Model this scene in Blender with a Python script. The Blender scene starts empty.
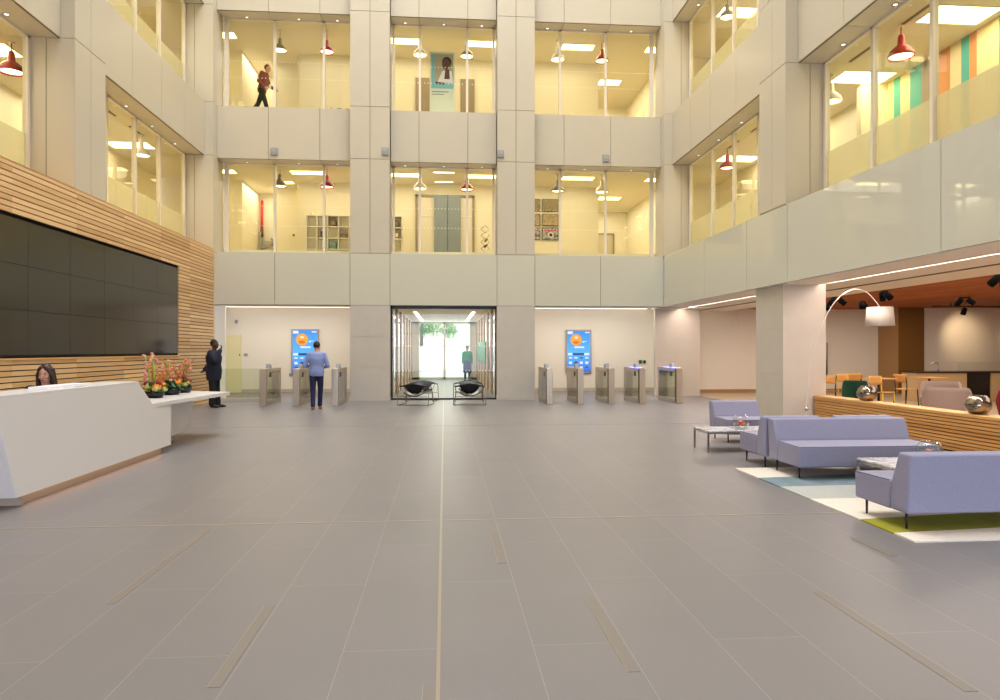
import bpy, bmesh, math, random
from mathutils import Vector, Matrix
random.seed(7)
S = bpy.context.scene
COL = S.collection
PI = math.pi

# ------------------------------------------------------------------ materials
def newmat(name):
    m = bpy.data.materials.new(name); m.use_nodes = True
    nt = m.node_tree; b = nt.nodes['Principled BSDF']
    return m, nt, b

def lin(c):
    return tuple(((x/255)/12.92 if x/255 <= .04045 else ((x/255+.055)/1.055)**2.4) for x in c) + (1,)

def mat(name, rgb, rough=.5, metal=0., var=0., vscale=6., bump=0., bscale=200., emit=None, estr=0., coat=0., stretch=(1,1,1), spec=None):
    m, nt, b = newmat(name)
    c = lin(rgb)
    b.inputs['Base Color'].default_value = c
    b.inputs['Roughness'].default_value = rough
    b.inputs['Metallic'].default_value = metal
    if spec is not None: b.inputs['Specular IOR Level'].default_value = spec
    if coat: b.inputs['Coat Weight'].default_value = coat; b.inputs['Coat Roughness'].default_value = .05
    tc = mp = None
    if var or bump:
        tc = nt.nodes.new('ShaderNodeTexCoord'); mp = nt.nodes.new('ShaderNodeMapping')
        mp.inputs['Scale'].default_value = stretch
        nt.links.new(tc.outputs['Object'], mp.inputs['Vector'])
    if var:
        n = nt.nodes.new('ShaderNodeTexNoise'); n.inputs['Scale'].default_value = vscale; n.inputs['Detail'].default_value = 4
        nt.links.new(mp.outputs[0], n.inputs['Vector'])
        r = nt.nodes.new('ShaderNodeMapRange'); r.inputs[1].default_value = .3; r.inputs[2].default_value = .7
        r.inputs[3].default_value = 1-var; r.inputs[4].default_value = 1+var
        nt.links.new(n.outputs['Fac'], r.inputs[0])
        x = nt.nodes.new('ShaderNodeVectorMath'); x.operation = 'SCALE'
        x.inputs[0].default_value = c[:3]; nt.links.new(r.outputs[0], x.inputs['Scale'])
        nt.links.new(x.outputs[0], b.inputs['Base Color'])
    if bump:
        n2 = nt.nodes.new('ShaderNodeTexNoise'); n2.inputs['Scale'].default_value = bscale
        nt.links.new(mp.outputs[0], n2.inputs['Vector'])
        bp = nt.nodes.new('ShaderNodeBump'); bp.inputs['Strength'].default_value = bump; bp.inputs['Distance'].default_value = .01
        nt.links.new(n2.outputs['Fac'], bp.inputs['Height']); nt.links.new(bp.outputs[0], b.inputs['Normal'])
    if emit:
        b.inputs['Emission Color'].default_value = lin(emit); b.inputs['Emission Strength'].default_value = estr
    return m

def emitter(name, rgb, s, base=.8):
    m, nt, b = newmat(name)
    b.inputs['Base Color'].default_value = (base,base,base,1)
    b.inputs['Emission Color'].default_value = lin(rgb); b.inputs['Emission Strength'].default_value = s
    return m

def glass(name, tint=(255,255,255), refl=.09, rough=0.0, ior=1.45):
    """thin sheet glass: sees straight through, mirrors more at grazing angles"""
    m, nt, b = newmat(name); nt.nodes.remove(b)
    out = nt.nodes['Material Output']
    t = nt.nodes.new('ShaderNodeBsdfTransparent'); t.inputs[0].default_value = lin(tint)
    g = nt.nodes.new('ShaderNodeBsdfGlossy'); g.inputs['Roughness'].default_value = rough
    fr = nt.nodes.new('ShaderNodeFresnel'); fr.inputs['IOR'].default_value = ior
    mul = nt.nodes.new('ShaderNodeMath'); mul.operation = 'MULTIPLY'; mul.inputs[1].default_value = refl/.04
    mul.use_clamp = True
    geo = nt.nodes.new('ShaderNodeNewGeometry'); inv = nt.nodes.new('ShaderNodeMath'); inv.operation = 'SUBTRACT'; inv.inputs[0].default_value = 1
    nt.links.new(geo.outputs['Backfacing'], inv.inputs[1])
    front = nt.nodes.new('ShaderNodeMath'); front.operation = 'MULTIPLY'
    nt.links.new(fr.outputs[0], front.inputs[0]); nt.links.new(inv.outputs[0], front.inputs[1]); nt.links.new(front.outputs[0], mul.inputs[0])
    mix = nt.nodes.new('ShaderNodeMixShader')
    nt.links.new(mul.outputs[0], mix.inputs[0]); nt.links.new(t.outputs[0], mix.inputs[1]); nt.links.new(g.outputs[0], mix.inputs[2])
    nt.links.new(mix.outputs[0], out.inputs[0])
    return m

def frosted(name, rgb, clear=.35):
    m, nt, b = newmat(name); nt.nodes.remove(b)
    out = nt.nodes['Material Output']
    t = nt.nodes.new('ShaderNodeBsdfTransparent')
    d = nt.nodes.new('ShaderNodeBsdfDiffuse'); d.inputs[0].default_value = lin(rgb)
    tr = nt.nodes.new('ShaderNodeBsdfTranslucent'); tr.inputs[0].default_value = lin(rgb)
    m1 = nt.nodes.new('ShaderNodeMixShader'); m1.inputs[0].default_value = .72
    nt.links.new(d.outputs[0], m1.inputs[1]); nt.links.new(tr.outputs[0], m1.inputs[2])
    m2 = nt.nodes.new('ShaderNodeMixShader'); m2.inputs[0].default_value = 1-clear
    nt.links.new(t.outputs[0], m2.inputs[1]); nt.links.new(m1.outputs[0], m2.inputs[2])
    nt.links.new(m2.outputs[0], out.inputs[0])
    return m

def wood(name, dark, light, pitch, axis='Z', rough=.45, grain=(1,.6,14), along=1.9):
    """timber boards: every board of the given pitch has its own tone, with grain along it"""
    m, nt, b = newmat(name); L = nt.links.new
    tc = nt.nodes.new('ShaderNodeTexCoord')
    sep = nt.nodes.new('ShaderNodeSeparateXYZ'); L(tc.outputs['Object'], sep.inputs[0])
    def q(sock, p):
        d = nt.nodes.new('ShaderNodeMath'); d.operation = 'DIVIDE'; d.inputs[1].default_value = p; L(sock, d.inputs[0])
        f = nt.nodes.new('ShaderNodeMath'); f.operation = 'FLOOR'; L(d.outputs[0], f.inputs[0]); return f.outputs[0]
    a = q(sep.outputs[axis], pitch)
    c = q(sep.outputs['Y'], along)
    cb = nt.nodes.new('ShaderNodeCombineXYZ'); L(a, cb.inputs[0]); L(c, cb.inputs[1])
    wn = nt.nodes.new('ShaderNodeTexWhiteNoise'); L(cb.outputs[0], wn.inputs[0])
    mp = nt.nodes.new('ShaderNodeMapping'); mp.inputs['Scale'].default_value = grain; L(tc.outputs['Object'], mp.inputs[0])
    n = nt.nodes.new('ShaderNodeTexNoise'); n.inputs['Scale'].default_value = 3; n.inputs['Detail'].default_value = 6; L(mp.outputs[0], n.inputs['Vector'])
    ad = nt.nodes.new('ShaderNodeMath'); ad.operation = 'MULTIPLY_ADD'; ad.inputs[1].default_value = .55; L(wn.outputs['Value'], ad.inputs[0])
    sc = nt.nodes.new('ShaderNodeMath'); sc.operation = 'MULTIPLY'; sc.inputs[1].default_value = .5; L(n.outputs['Fac'], sc.inputs[0])
    L(sc.outputs[0], ad.inputs[2])
    r = nt.nodes.new('ShaderNodeValToRGB'); L(ad.outputs[0], r.inputs[0])
    r.color_ramp.elements[0].color = lin(dark); r.color_ramp.elements[1].color = lin(light)
    r.color_ramp.elements[0].position = .1; r.color_ramp.elements[1].position = .85
    L(r.outputs[0], b.inputs['Base Color']); b.inputs['Roughness'].default_value = rough
    return m

def floor_tiles(name):
    m, nt, b = newmat(name); L = nt.links.new
    tc = nt.nodes.new('ShaderNodeTexCoord'); sep = nt.nodes.new('ShaderNodeSeparateXYZ'); L(tc.outputs['Object'], sep.inputs[0])
    off = nt.nodes.new('ShaderNodeMath'); off.operation = 'ADD'; off.inputs[1].default_value = .028+.475*40; L(sep.outputs['X'], off.inputs[0])
    off2 = nt.nodes.new('ShaderNodeMath'); off2.operation = 'ADD'; off2.inputs[1].default_value = 19.27; L(sep.outputs['Y'], off2.inputs[0])
    cb = nt.nodes.new('ShaderNodeCombineXYZ'); L(off2.outputs[0], cb.inputs[0]); L(off.outputs[0], cb.inputs[1])
    br = nt.nodes.new('ShaderNodeTexBrick'); L(cb.outputs[0], br.inputs['Vector'])
    br.inputs['Scale'].default_value = 1; br.inputs['Brick Width'].default_value = 1.9; br.inputs['Row Height'].default_value = .475
    br.inputs['Mortar Size'].default_value = .0022; br.inputs['Mortar Smooth'].default_value = .3; br.offset = .47; br.offset_frequency = 2
    br.inputs['Color1'].default_value = lin((119,115,115)); br.inputs['Color2'].default_value = lin((123,118,118)); br.inputs['Mortar'].default_value = lin((152,144,138))
    br.inputs['Bias'].default_value = 0
    n = nt.nodes.new('ShaderNodeTexNoise'); n.inputs['Scale'].default_value = 1.3; n.inputs['Detail'].default_value = 5; L(tc.outputs['Object'], n.inputs['Vector'])
    n2 = nt.nodes.new('ShaderNodeTexNoise'); n2.inputs['Scale'].default_value = 60; L(tc.outputs['Object'], n2.inputs['Vector'])
    ad = nt.nodes.new('ShaderNodeMath'); ad.operation = 'ADD'; L(n.outputs['Fac'], ad.inputs[0]); L(n2.outputs['Fac'], ad.inputs[1])
    r = nt.nodes.new('ShaderNodeMapRange'); r.inputs[1].default_value = .6; r.inputs[2].default_value = 1.4; r.inputs[3].default_value = .94; r.inputs[4].default_value = 1.06
    L(ad.outputs[0], r.inputs[0])
    x = nt.nodes.new('ShaderNodeVectorMath'); x.operation = 'SCALE'; L(br.outputs['Color'], x.inputs[0]); L(r.outputs[0], x.inputs['Scale'])
    L(x.outputs[0], b.inputs['Base Color']); b.inputs['Roughness'].default_value = .4; b.inputs['Specular IOR Level'].default_value = .42
    return m

def marble(name):
    m, nt, b = newmat(name); L = nt.links.new
    tc = nt.nodes.new('ShaderNodeTexCoord')
    n = nt.nodes.new('ShaderNodeTexNoise'); n.inputs['Scale'].default_value = 3.2; n.inputs['Detail'].default_value = 8; n.inputs['Distortion'].default_value = 1.6
    L(tc.outputs['Object'], n.inputs['Vector'])
    r = nt.nodes.new('ShaderNodeValToRGB'); L(n.outputs['Fac'], r.inputs[0])
    e = r.color_ramp.elements; e[0].position = .42; e[0].color = lin((235,232,230)); e[1].position = .6; e[1].color = lin((228,226,224))
    k = e.new(.5); k.color = lin((165,160,160))
    L(r.outputs[0], b.inputs['Base Color']); b.inputs['Roughness'].default_value = .15
    return m

def blotch(name, cols, scale=4, rough=.4):
    m, nt, b = newmat(name); L = nt.links.new
    tc = nt.nodes.new('ShaderNodeTexCoord')
    n = nt.nodes.new('ShaderNodeTexNoise'); n.inputs['Scale'].default_value = scale; n.inputs['Detail'].default_value = 5
    L(tc.outputs['Object'], n.inputs['Vector'])
    r = nt.nodes.new('ShaderNodeValToRGB'); L(n.outputs['Fac'], r.inputs[0]); e = r.color_ramp.elements
    e[0].position = .32; e[0].color = lin(cols[0]); e[1].position = .68; e[1].color = lin(cols[-1])
    for i, c in enumerate(cols[1:-1]):
        k = e.new(.32+.36*(i+1)/(len(cols)-1)); k.color = lin(c)
    L(r.outputs[0], b.inputs['Base Color']); b.inputs['Roughness'].default_value = rough
    return m

def screen_mat(name):
    m, nt, b = newmat(name); L = nt.links.new
    tc = nt.nodes.new('ShaderNodeTexCoord'); sep = nt.nodes.new('ShaderNodeSeparateXYZ'); L(tc.outputs['Object'], sep.inputs[0])
    r = nt.nodes.new('ShaderNodeValToRGB'); mr = nt.nodes.new('ShaderNodeMapRange'); mr.inputs[1].default_value = -.75; mr.inputs[2].default_value = .75
    L(sep.outputs['Z'], mr.inputs[0]); L(mr.outputs[0], r.inputs[0]); e = r.color_ramp.elements
    e[0].color = lin((36,108,236)); e[1].color = lin((56,148,240)); k = e.new(.45); k.color = lin((92,190,250))
    b.inputs['Base Color'].default_value = (.02,.02,.02,1); b.inputs['Roughness'].default_value = .2
    L(r.outputs[0], b.inputs['Emission Color']); b.inputs['Emission Strength'].default_value = 1.0
    return m

M = dict(
 clad=mat('cream_cladding', (197,187,166), .3, var=.012, vscale=.6),
 joint=mat('cladding_joint', (122,108,86), .8),
 soffit=mat('soffit_panel', (204,195,178), .35),
 band=mat('back_painted_glass', (203,200,182), .03, coat=.0, spec=.5),
 stone=mat('limestone', (196,187,173), .5, var=.03, vscale=3),
 white=mat('white_paint', (236,229,216), .6, var=.01, vscale=1),
 iwall=mat('interior_white_paint', (238,230,205), .7),
 iceil=mat('interior_ceiling_tile', (222,212,186), .8),
 frame=mat('window_frame_paint', (226,216,196), .35),
 pane=glass('clear_pane', (250,250,244), .045),
 doorglass=glass('door_glass', (248,250,247), .045),
 frost=frosted('frosted_film', (228,226,208), .4),
 frostblue=frosted('frosted_door_film', (220,232,234), .3),
 dots=mat('white_dots', (250,245,225), .5),
 slat=wood('oak_slats', (192,144,92), (240,202,148), .09),
 oak=wood('oak_partition', (188,128,64), (226,170,98), .052, rough=.4),
 oakcap=mat('oak_cap', (226,172,102), .35, var=.06, vscale=4, stretch=(1,.2,1)),
 slatgap=mat('slat_gap', (58,36,20), .9),
 oakceil=wood('timber_ceiling', (136,66,10), (176,96,30), .14, axis='X', rough=.75, grain=(14,.6,1)),
 black=mat('black_frame', (14,13,14), .4),
 screen=mat('black_screen', (32,27,10), .2, spec=.8),
 bezel=mat('screen_bezel', (4,4,4), .5),
 floor=floor_tiles('stone_floor_tiles'),
 floorwarm=mat('lounge_floor', (176,156,130), .4, var=.05, vscale=2),
 brass=mat('pale_metal_strip', (158,146,130), .35, metal=.3),
 lid=mat('floor_box_lid', (122,114,107), .45),
 steel=mat('brushed_steel', (192,178,158), .32, metal=.75, var=.06, vscale=30, stretch=(1,1,.05)),
 steeldark=mat('bronze_steel', (108,88,62), .35, metal=.8),
 chrome=mat('chrome', (190,188,186), .15, metal=1.),
 blk=mat('black_leather', (16,16,17), .35),
 sofa=mat('lilac_grey_wool', (147,145,167), .95, var=.05, vscale=60, bump=.15, bscale=400),
 seam=mat('sofa_seam', (104,102,120), .95),
 legm=mat('dark_metal_leg', (52,40,50), .4, metal=.6),
 marble=marble('white_marble'),
 solid=mat('white_solid_surface', (221,217,215), .35),
 plinth=mat('desk_plinth', (176,160,142), .45),
 bluelight=emitter('blue_indicator', (70,90,255), 3.),
 cove=emitter('cove_led', (255,236,216), 1.6),
 led=emitter('led_strip', (255,240,232), 9.),
 ledplinth=emitter('plinth_led', (255,190,140), 5.),
 ledwarm=emitter('warm_shelf_led', (255,180,110), 1.4),
 panel=emitter('ceiling_light_panel', (255,226,150), 9.),
 bulb=emitter('lamp_bulb', (255,236,190), 5.),
 dl=emitter('downlight_lens', (255,250,245), 2.2),
 trimring=mat('downlight_ring', (190,180,162), .3, metal=.6),
 red=mat('red_enamel', (176,34,26), .25),
 taupe=mat('taupe_enamel', (146,130,96), .3),
 lampwhite=mat('white_enamel', (236,230,214), .3),
 innerlamp=mat('lamp_inner', (250,245,230), .5),
 plategrey=mat('grey_sensor_plate', (150,152,156), .4),
 teal=mat('teal_stripe', (84,176,168), .7), orange=mat('orange_stripe', (212,144,84), .7),
 cream=mat('cream_stripe', (228,214,170), .7), taupes=mat('taupe_stripe', (158,146,124), .7),
 rugcream=mat('rug_cream', (226,216,202), 1., var=.04, vscale=40, bump=.3, bscale=300),
 rugblue=mat('rug_blue', (116,136,146), 1., var=.12, vscale=6, bump=.3, bscale=300),
 rugpale=mat('rug_pale_grey', (176,178,174), 1., var=.05, vscale=20, bump=.3, bscale=300),
 rugolive=mat('rug_olive', (150,146,30), 1., var=.12, vscale=5, bump=.3, bscale=300),
 clear=glass('clear_bowl_glass', (248,250,250), .08),
 orangebloom=mat('orange_petals', (250,140,30), .5), pink=mat('pink_orchid', (226,150,132), .5, var=.2, vscale=40),
 maroon=mat('maroon_petals', (130,40,36), .6), leaf=mat('dark_leaf', (34,84,34), .5, var=.3, vscale=20), stem=mat('lime_stem', (140,180,50), .5),
 limebloom=mat('lime_hydrangea', (190,186,96), .6), twig=mat('orange_twig', (190,110,40), .6),
 redbloom=mat('red_petal', (214,60,50), .5),
 mercury=mat('mercury_glass', (150,142,132), .1, metal=1., var=.3, vscale=8),
 shade=mat('lamp_shade_linen', (200,192,182), .8),
 arc=mat('white_lamp_pole', (206,196,188), .3),
 birch=mat('birch_ply', (206,150,78), .4, var=.06, vscale=6), yellow=mat('yellow_beech', (226,186,60), .4),
 green=mat('bottle_green_felt', (10,66,46), .9), grey=mat('warm_grey_felt', (166,148,142), .95, var=.03, vscale=50), redfelt=mat('crimson_felt', (140,14,26), .9),
 counter=mat('tan_counter', (188,158,116), .5), countertop=mat('dark_counter_top', (28,18,14), .15), brown=mat('bronze_panel', (122,84,34), .35), brown2=mat('lit_bronze_and_baseboard', (170,132,84), .45),
 spot=mat('black_spot', (6,6,6), .8, spec=.1),
 skin=mat('skin_light', (214,160,136), .5), skindark=mat('skin_dark', (84,52,38), .45),
 hairb=mat('hair_dark_brown', (44,24,20), .5), hairblk=mat('hair_black', (24,18,16), .6), hairbr=mat('hair_brown', (92,66,46), .6),
 navy=mat('navy_suit', (24,28,48), .8), blacktr=mat('black_cloth', (18,18,22), .8), shoe=mat('black_shoe', (12,12,13), .3), tan=mat('tan_shoe', (176,104,40), .4),
 blueshirt=mat('light_blue_shirt', (134,150,200), .8, var=.06, vscale=14), navytr=mat('navy_trousers', (26,34,70), .8),
 rust=mat('rust_sweater', (136,62,46), .9), dgreen=mat('dark_green_trousers', (38,42,30), .9), hiviz=mat('green_jacket', (24,140,64), .7), dusk=mat('blue_grey_skirt', (70,78,110), .8),
 lip=mat('lips', (176,84,80), .5), eye=mat('eye_dark', (40,28,24), .3), paper=mat('white_paper', (238,236,240), .6), phone=mat('phone_black', (20,20,22), .3), phonew=mat('white_cup', (240,238,230), .4),
 greydoor=mat('slate_grey_door', (132,142,146), .45, var=.06, vscale=4, stretch=(3,1,.3)), dooryellow=mat('pale_yellow_door', (232,224,176), .5),
 doorframe=mat('taupe_door_frame', (150,132,104), .5),
 signred=mat('red_pipe', (214,44,50), .4), greyequip=mat('grey_equipment', (170,165,150), .5),
 signgreen=mat('green_sign', (30,110,80), .5), greenpanel=mat('green_panel', (24,130,44), .5),
 picA=blotch('print_sepia', ((90,80,50),(160,140,90),(120,110,80),(190,175,130)), 9), picB=blotch('print_landscape', ((110,96,60),(190,170,130),(140,120,80),(206,196,160)), 7),
 picC=blotch('print_vehicle', ((60,70,90),(120,110,104),(190,190,196),(70,80,80)), 9),
 posterface=mat('poster_face', (96,56,40), .6), posterhair=mat('poster_hair', (40,22,16), .7),
 posterteal=mat('poster_teal', (120,192,204), .5), posterwhite=mat('poster_white', (222,226,208), .5), postergrey=mat('poster_backdrop', (176,166,140), .5),
 weather=screen_mat('weather_screen'), scwhite=emitter('screen_white', (244,250,255), .9, .02), scorange=emitter('screen_orange', (252,176,40), .95, .02), scnavy=emitter('screen_navy', (16,70,150), .9, .02), scred=emitter('screen_orange_red', (248,110,30), .95, .02),
 screenframe=mat('screen_surround', (176,160,140), .35, metal=.5),
 leaves=mat('tree_leaves', (104,160,40), .6, var=.3, vscale=3), bark=mat('tree_bark', (96,80,66), .9),
 pave=mat('street_paving', (214,214,208), .8), bldg=mat('far_building', (226,222,210), .8), bldgwin=mat('far_building_glass', (206,212,214), .2),
 timber=mat('corridor_timber', (196,160,116), .5, var=.1, vscale=3, stretch=(8,8,.4)), corwall=mat('corridor_wall', (226,216,196), .35),
 glasslow=glass('low_glass_screen', (246,250,243), .06), tglass=glass('turnstile_glass', (242,246,234), .07),
)

# ------------------------------------------------------------------ mesh helpers
class MB:
    def __init__(s): s.bm = bmesh.new(); s.mats = []
    def mi(s, m):
        m = M[m] if isinstance(m, str) else m
        if m not in s.mats: s.mats.append(m)
        return s.mats.index(m)
    def _fin(s, geom, m, smooth=False):
        i = s.mi(m)
        for f in geom:
            f.material_index = i; f.smooth = smooth
    def box(s, x0, x1, y0, y1, z0, z1, m, bevel=0, seg=2):
        r = bmesh.ops.create_cube(s.bm, size=1, matrix=Matrix.Translation(((x0+x1)/2,(y0+y1)/2,(z0+z1)/2)) @ Matrix.Diagonal((abs(x1-x0),abs(y1-y0),abs(z1-z0),1)))
        vs = r['verts']; fs = {f for v in vs for f in v.link_faces}
        s._fin(fs, m)
        if bevel:
            es = {e for v in vs for e in v.link_edges}
            b = bmesh.ops.bevel(s.bm, geom=list(es), offset=bevel, segments=seg, affect='EDGES', profile=.5)
            s._fin(b['faces'], m, True)
        return s
    def prism(s, pts, a0, a1, m, axis='X', bevel=0, seg=2):
        """polygon pts extruded along an axis; pts are the two other coordinates in xyz order"""
        def mk(p, a):
            return {'X': (a,p[0],p[1]), 'Y': (p[0],a,p[1]), 'Z': (p[0],p[1],a)}[axis]
        v0 = [s.bm.verts.new(mk(p,a0)) for p in pts]; v1 = [s.bm.verts.new(mk(p,a1)) for p in pts]
        n = len(pts); fs = [s.bm.faces.new(v0), s.bm.faces.new(v1)]
        for i in range(n): fs.append(s.bm.faces.new((v0[i],v0[(i+1)%n],v1[(i+1)%n],v1[i])))
        bmesh.ops.recalc_face_normals(s.bm, faces=fs); s._fin(fs, m)
        if bevel:
            es = {e for f in fs for e in f.edges}
            b = bmesh.ops.bevel(s.bm, geom=list(es), offset=bevel, segments=seg, affect='EDGES', profile=.5); s._fin(b['faces'], m, True)
        return s
    def cyl(s, p0, p1, r0, r1=None, m='black', seg=14, smooth=True):
        r1 = r0 if r1 is None else r1
        p0 = Vector(p0); p1 = Vector(p1); d = p1-p0
        q = d.to_track_quat('Z','Y').to_matrix().to_4x4()
        r = bmesh.ops.create_cone(s.bm, cap_ends=True, segments=seg, radius1=r0, radius2=r1, depth=d.length, matrix=Matrix.Translation((p0+p1)/2) @ q)
        s._fin({f for v in r['verts'] for f in v.link_faces}, m, smooth)
        return s
    def ell(s, c, r, m, seg=16, rot=None):
        mt = Matrix.Translation(c) @ (rot.to_4x4() if rot is not None else Matrix.Identity(4)) @ Matrix.Diagonal((r[0],r[1],r[2],1))
        q = bmesh.ops.create_uvsphere(s.bm, u_segments=seg, v_segments=max(6,seg*2//3), radius=1, matrix=mt)
        s._fin({f for v in q['verts'] for f in v.link_faces}, m, True); return s
    def caps(s, p0, p1, r0, r1, m, seg=12):
        s.cyl(p0, p1, r0, r1, m, seg); s.ell(p0, (r0,)*3, m, seg); s.ell(p1, (r1,)*3, m, seg); return s
    def lathe(s, prof, m, c=(0,0,0), seg=28, close=False):
        rings = []
        for r, z in prof:
            rings.append([s.bm.verts.new((c[0]+r*math.cos(2*PI*k/seg), c[1]+r*math.sin(2*PI*k/seg), c[2]+z)) for k in range(seg)])
        fs = []
        pairs = list(zip(rings, rings[1:])) + ([(rings[-1], rings[0])] if close else [])
        for a, b in pairs:
            for k in range(seg): fs.append(s.bm.faces.new((a[k],a[(k+1)%seg],b[(k+1)%seg],b[k])))
        if not close:
            for rg, pr in ((rings[0],prof[0]),(rings[-1],prof[-1])):
                if pr[0] > .001: fs.append(s.bm.faces.new(rg))
        bmesh.ops.recalc_face_normals(s.bm, faces=fs); s._fin(fs, m, True); return s
    def tube(s, pts, r, m, seg=10, sub=1):
        pts = [Vector(p) for p in pts]
        if sub > 1:
            out = []
            for i in range(len(pts)-1):
                a = pts[max(i-1,0)]; b = pts[i]; c = pts[i+1]; d = pts[min(i+2,len(pts)-1)]
                for k in range(sub):
                    t = k/sub
                    out.append(.5*((2*b)+(c-a)*t+(2*a-5*b+4*c-d)*t*t+(3*b-a-3*c+d)*t**3))
            pts = out+[pts[-1]]
        rings = []; up = None
        for i, p in enumerate(pts):
            t = (pts[min(i+1,len(pts)-1)]-pts[max(i-1,0)]).normalized()
            if up is None: up = t.orthogonal().normalized()
            up = (up - t*up.dot(t)).normalized(); bi = t.cross(up)
            rr = r[i] if isinstance(r, (list,tuple)) else r
            rings.append([s.bm.verts.new(p+rr*(math.cos(2*PI*k/seg)*up+math.sin(2*PI*k/seg)*bi)) for k in range(seg)])
        fs = []
        for a, b in zip(rings, rings[1:]):
            for k in range(seg): fs.append(s.bm.faces.new((a[k],a[(k+1)%seg],b[(k+1)%seg],b[k])))
        fs += [s.bm.faces.new(rings[0]), s.bm.faces.new(rings[-1])]
        bmesh.ops.recalc_face_normals(s.bm, faces=fs); s._fin(fs, m, True); return s
    def loft(s, rings, m):
        rr = [[s.bm.verts.new(p) for p in ring] for ring in rings]; n = len(rr[0]); fs = []
        for a, b in zip(rr, rr[1:]):
            for k in range(n): fs.append(s.bm.faces.new((a[k],a[(k+1)%n],b[(k+1)%n],b[k])))
        fs += [s.bm.faces.new(rr[0]), s.bm.faces.new(rr[-1])]
        bmesh.ops.recalc_face_normals(s.bm, faces=fs); s._fin(fs, m, True); return s
    def quad(s, pts, m):
        f = s.bm.faces.new([s.bm.verts.new(p) for p in pts]); s._fin([f], m); return s
    def grid(s, fn, nu, nv, m, thick=0):
        g = [[s.bm.verts.new(fn(i/nu, j/nv)) for j in range(nv+1)] for i in range(nu+1)]
        fs = [s.bm.faces.new((g[i][j],g[i+1][j],g[i+1][j+1],g[i][j+1])) for i in range(nu) for j in range(nv)]
        s._fin(fs, m, True)
        if thick:
            bmesh.ops.recalc_face_normals(s.bm, faces=fs)
            r = bmesh.ops.solidify(s.bm, geom=fs, thickness=thick)
            s._fin([f for f in r['geom'] if isinstance(f, bmesh.types.BMFace)], m, True)
        return s
    def mesh(s, name):
        me = bpy.data.meshes.new(name); s.bm.to_mesh(me); s.bm.free()
        for m in s.mats: me.materials.append(m)
        return me
    def build(s, name, parent=None):
        o = bpy.data.objects.new(name, s.mesh(name)); COL.objects.link(o)
        if parent is not None: o.parent = parent
        return o

def tag(o, label, cat, group=None, kind=None):
    o['label'] = label; o['category'] = cat
    if group: o['group'] = group
    if kind: o['kind'] = kind
    return o
def thing(name, label, cat, loc=(0,0,0), rz=0, group=None):
    o = bpy.data.objects.new(name, None); COL.objects.link(o); o.location = loc; o.rotation_euler = (0,0,rz)
    o.empty_display_size = .2
    return tag(o, label, cat, group)
def dup(root, loc, rz, label, group=None):
    r = root.copy(); COL.objects.link(r); r.location = loc; r.rotation_euler = (0,0,rz); r['label'] = label
    if group: r['group'] = group
    for ch in list(root.children):
        c = ch.copy(); COL.objects.link(c); c.parent = r
        for g in list(ch.children):
            d = g.copy(); COL.objects.link(d); d.parent = c
    return r
def struct(name, loc=(0,0,0)):
    o = bpy.data.objects.new(name, None); COL.objects.link(o); o.location = loc; o['kind'] = 'structure'; return o
def sbuild(mb, name):
    o = mb.build(name); o['kind'] = 'structure'; return o

# ------------------------------------------------------------------ dimensions
XF = 6.93          # upper facades
XB = 6.68          # glass band, right
XW = 6.67          # timber wall face, left
YF = 21.2          # back facade
REC = .55          # window recess
XP, YP = 6.68, 20.93            # faces of the projecting piers and of the glass band
Z0, Z1 = 2.82, 4.36            # glass band
L1F, L2F = 4.55, 8.90          # office floors
H = {1: (4.39, 7.15), 2: (8.70, 11.52)}     # window openings (sill, soffit)
YN = -5.0          # near end of the hall

# ------------------------------------------------------------------ floor
mb = MB(); mb.box(-9.6, 20.4, YN-.2, 26, -.2, 0, 'floor'); mb.box(-1.7, 1.7, 26, 36.2, -.2, 0, 'floor'); sbuild(mb, 'floor')
mb = MB(); mb.box(8.3, 20.4, 5, 24, 0, .006, 'floorwarm'); sbuild(mb, 'floor_lounge')
mb = MB(); mb.box(-.038, -.02, YN, 21.1, .0, .003, 'brass'); sbuild(mb, 'trim_1')
for i, y in enumerate((6.18, 13.95)):
    mb = MB(); mb.box(-9, 7.4, y-.012, y+.012, 0, .003, 'brass'); sbuild(mb, 'trim_%d' % (i+2))
lidspots = [(-1.965,4.3,6.0), (-1.02,3.2,4.2), (.405,4.9,5.72), (.88,3.2,4.18), (2.31,2.9,4.17), (3.265,4.85,5.34), (-.065,2.0,3.15)]
for i, (x, y0, y1) in enumerate(lidspots):
    mb = MB(); mb.box(x-.03, x+.028, y0, y1, 0, .0025, 'lid'); mb.box(x-.033, x-.03, y0, y1, 0, .003, 'brass')
    sbuild(mb, 'trim_%d' % (i+4))

# ------------------------------------------------------------------ facades
G = .007
def panels(mb, axis, plane, sgn, cuts, zs, m='clad', th=.05):
    """panels on a vertical plane; axis is the run direction; sgn points away from the atrium"""
    for a, b in zip(cuts, cuts[1:]):
        for c, d in zip(zs, zs[1:]):
            if axis == 'X': mb.box(a+G, b-G, plane, plane+th*sgn, c+G, d-G, m)
            else: mb.box(plane, plane+th*sgn, a+G, b-G, c+G, d-G, m)
    a, b, c, d = cuts[0], cuts[-1], zs[0], zs[-1]
    if axis == 'X': mb.box(a+.004, b-.004, plane+.02*sgn, plane+.2*sgn, c+.004, d-.004, 'joint')
    else: mb.box(plane+.02*sgn, plane+.2*sgn, a+.004, b-.004, c+.004, d-.004, 'joint')

BACKP = [(-2.78,-1.61), (1.57,2.715)]
MULL_B = [-5.14,-3.67,-.757,.70,3.61,5.06]
SIDEP = [(5.7,6.85), (13.26,14.42)]
MULL_S = [16.15,17.6,19.05]
MULL_N = [8.68,10.18,11.68]

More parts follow.
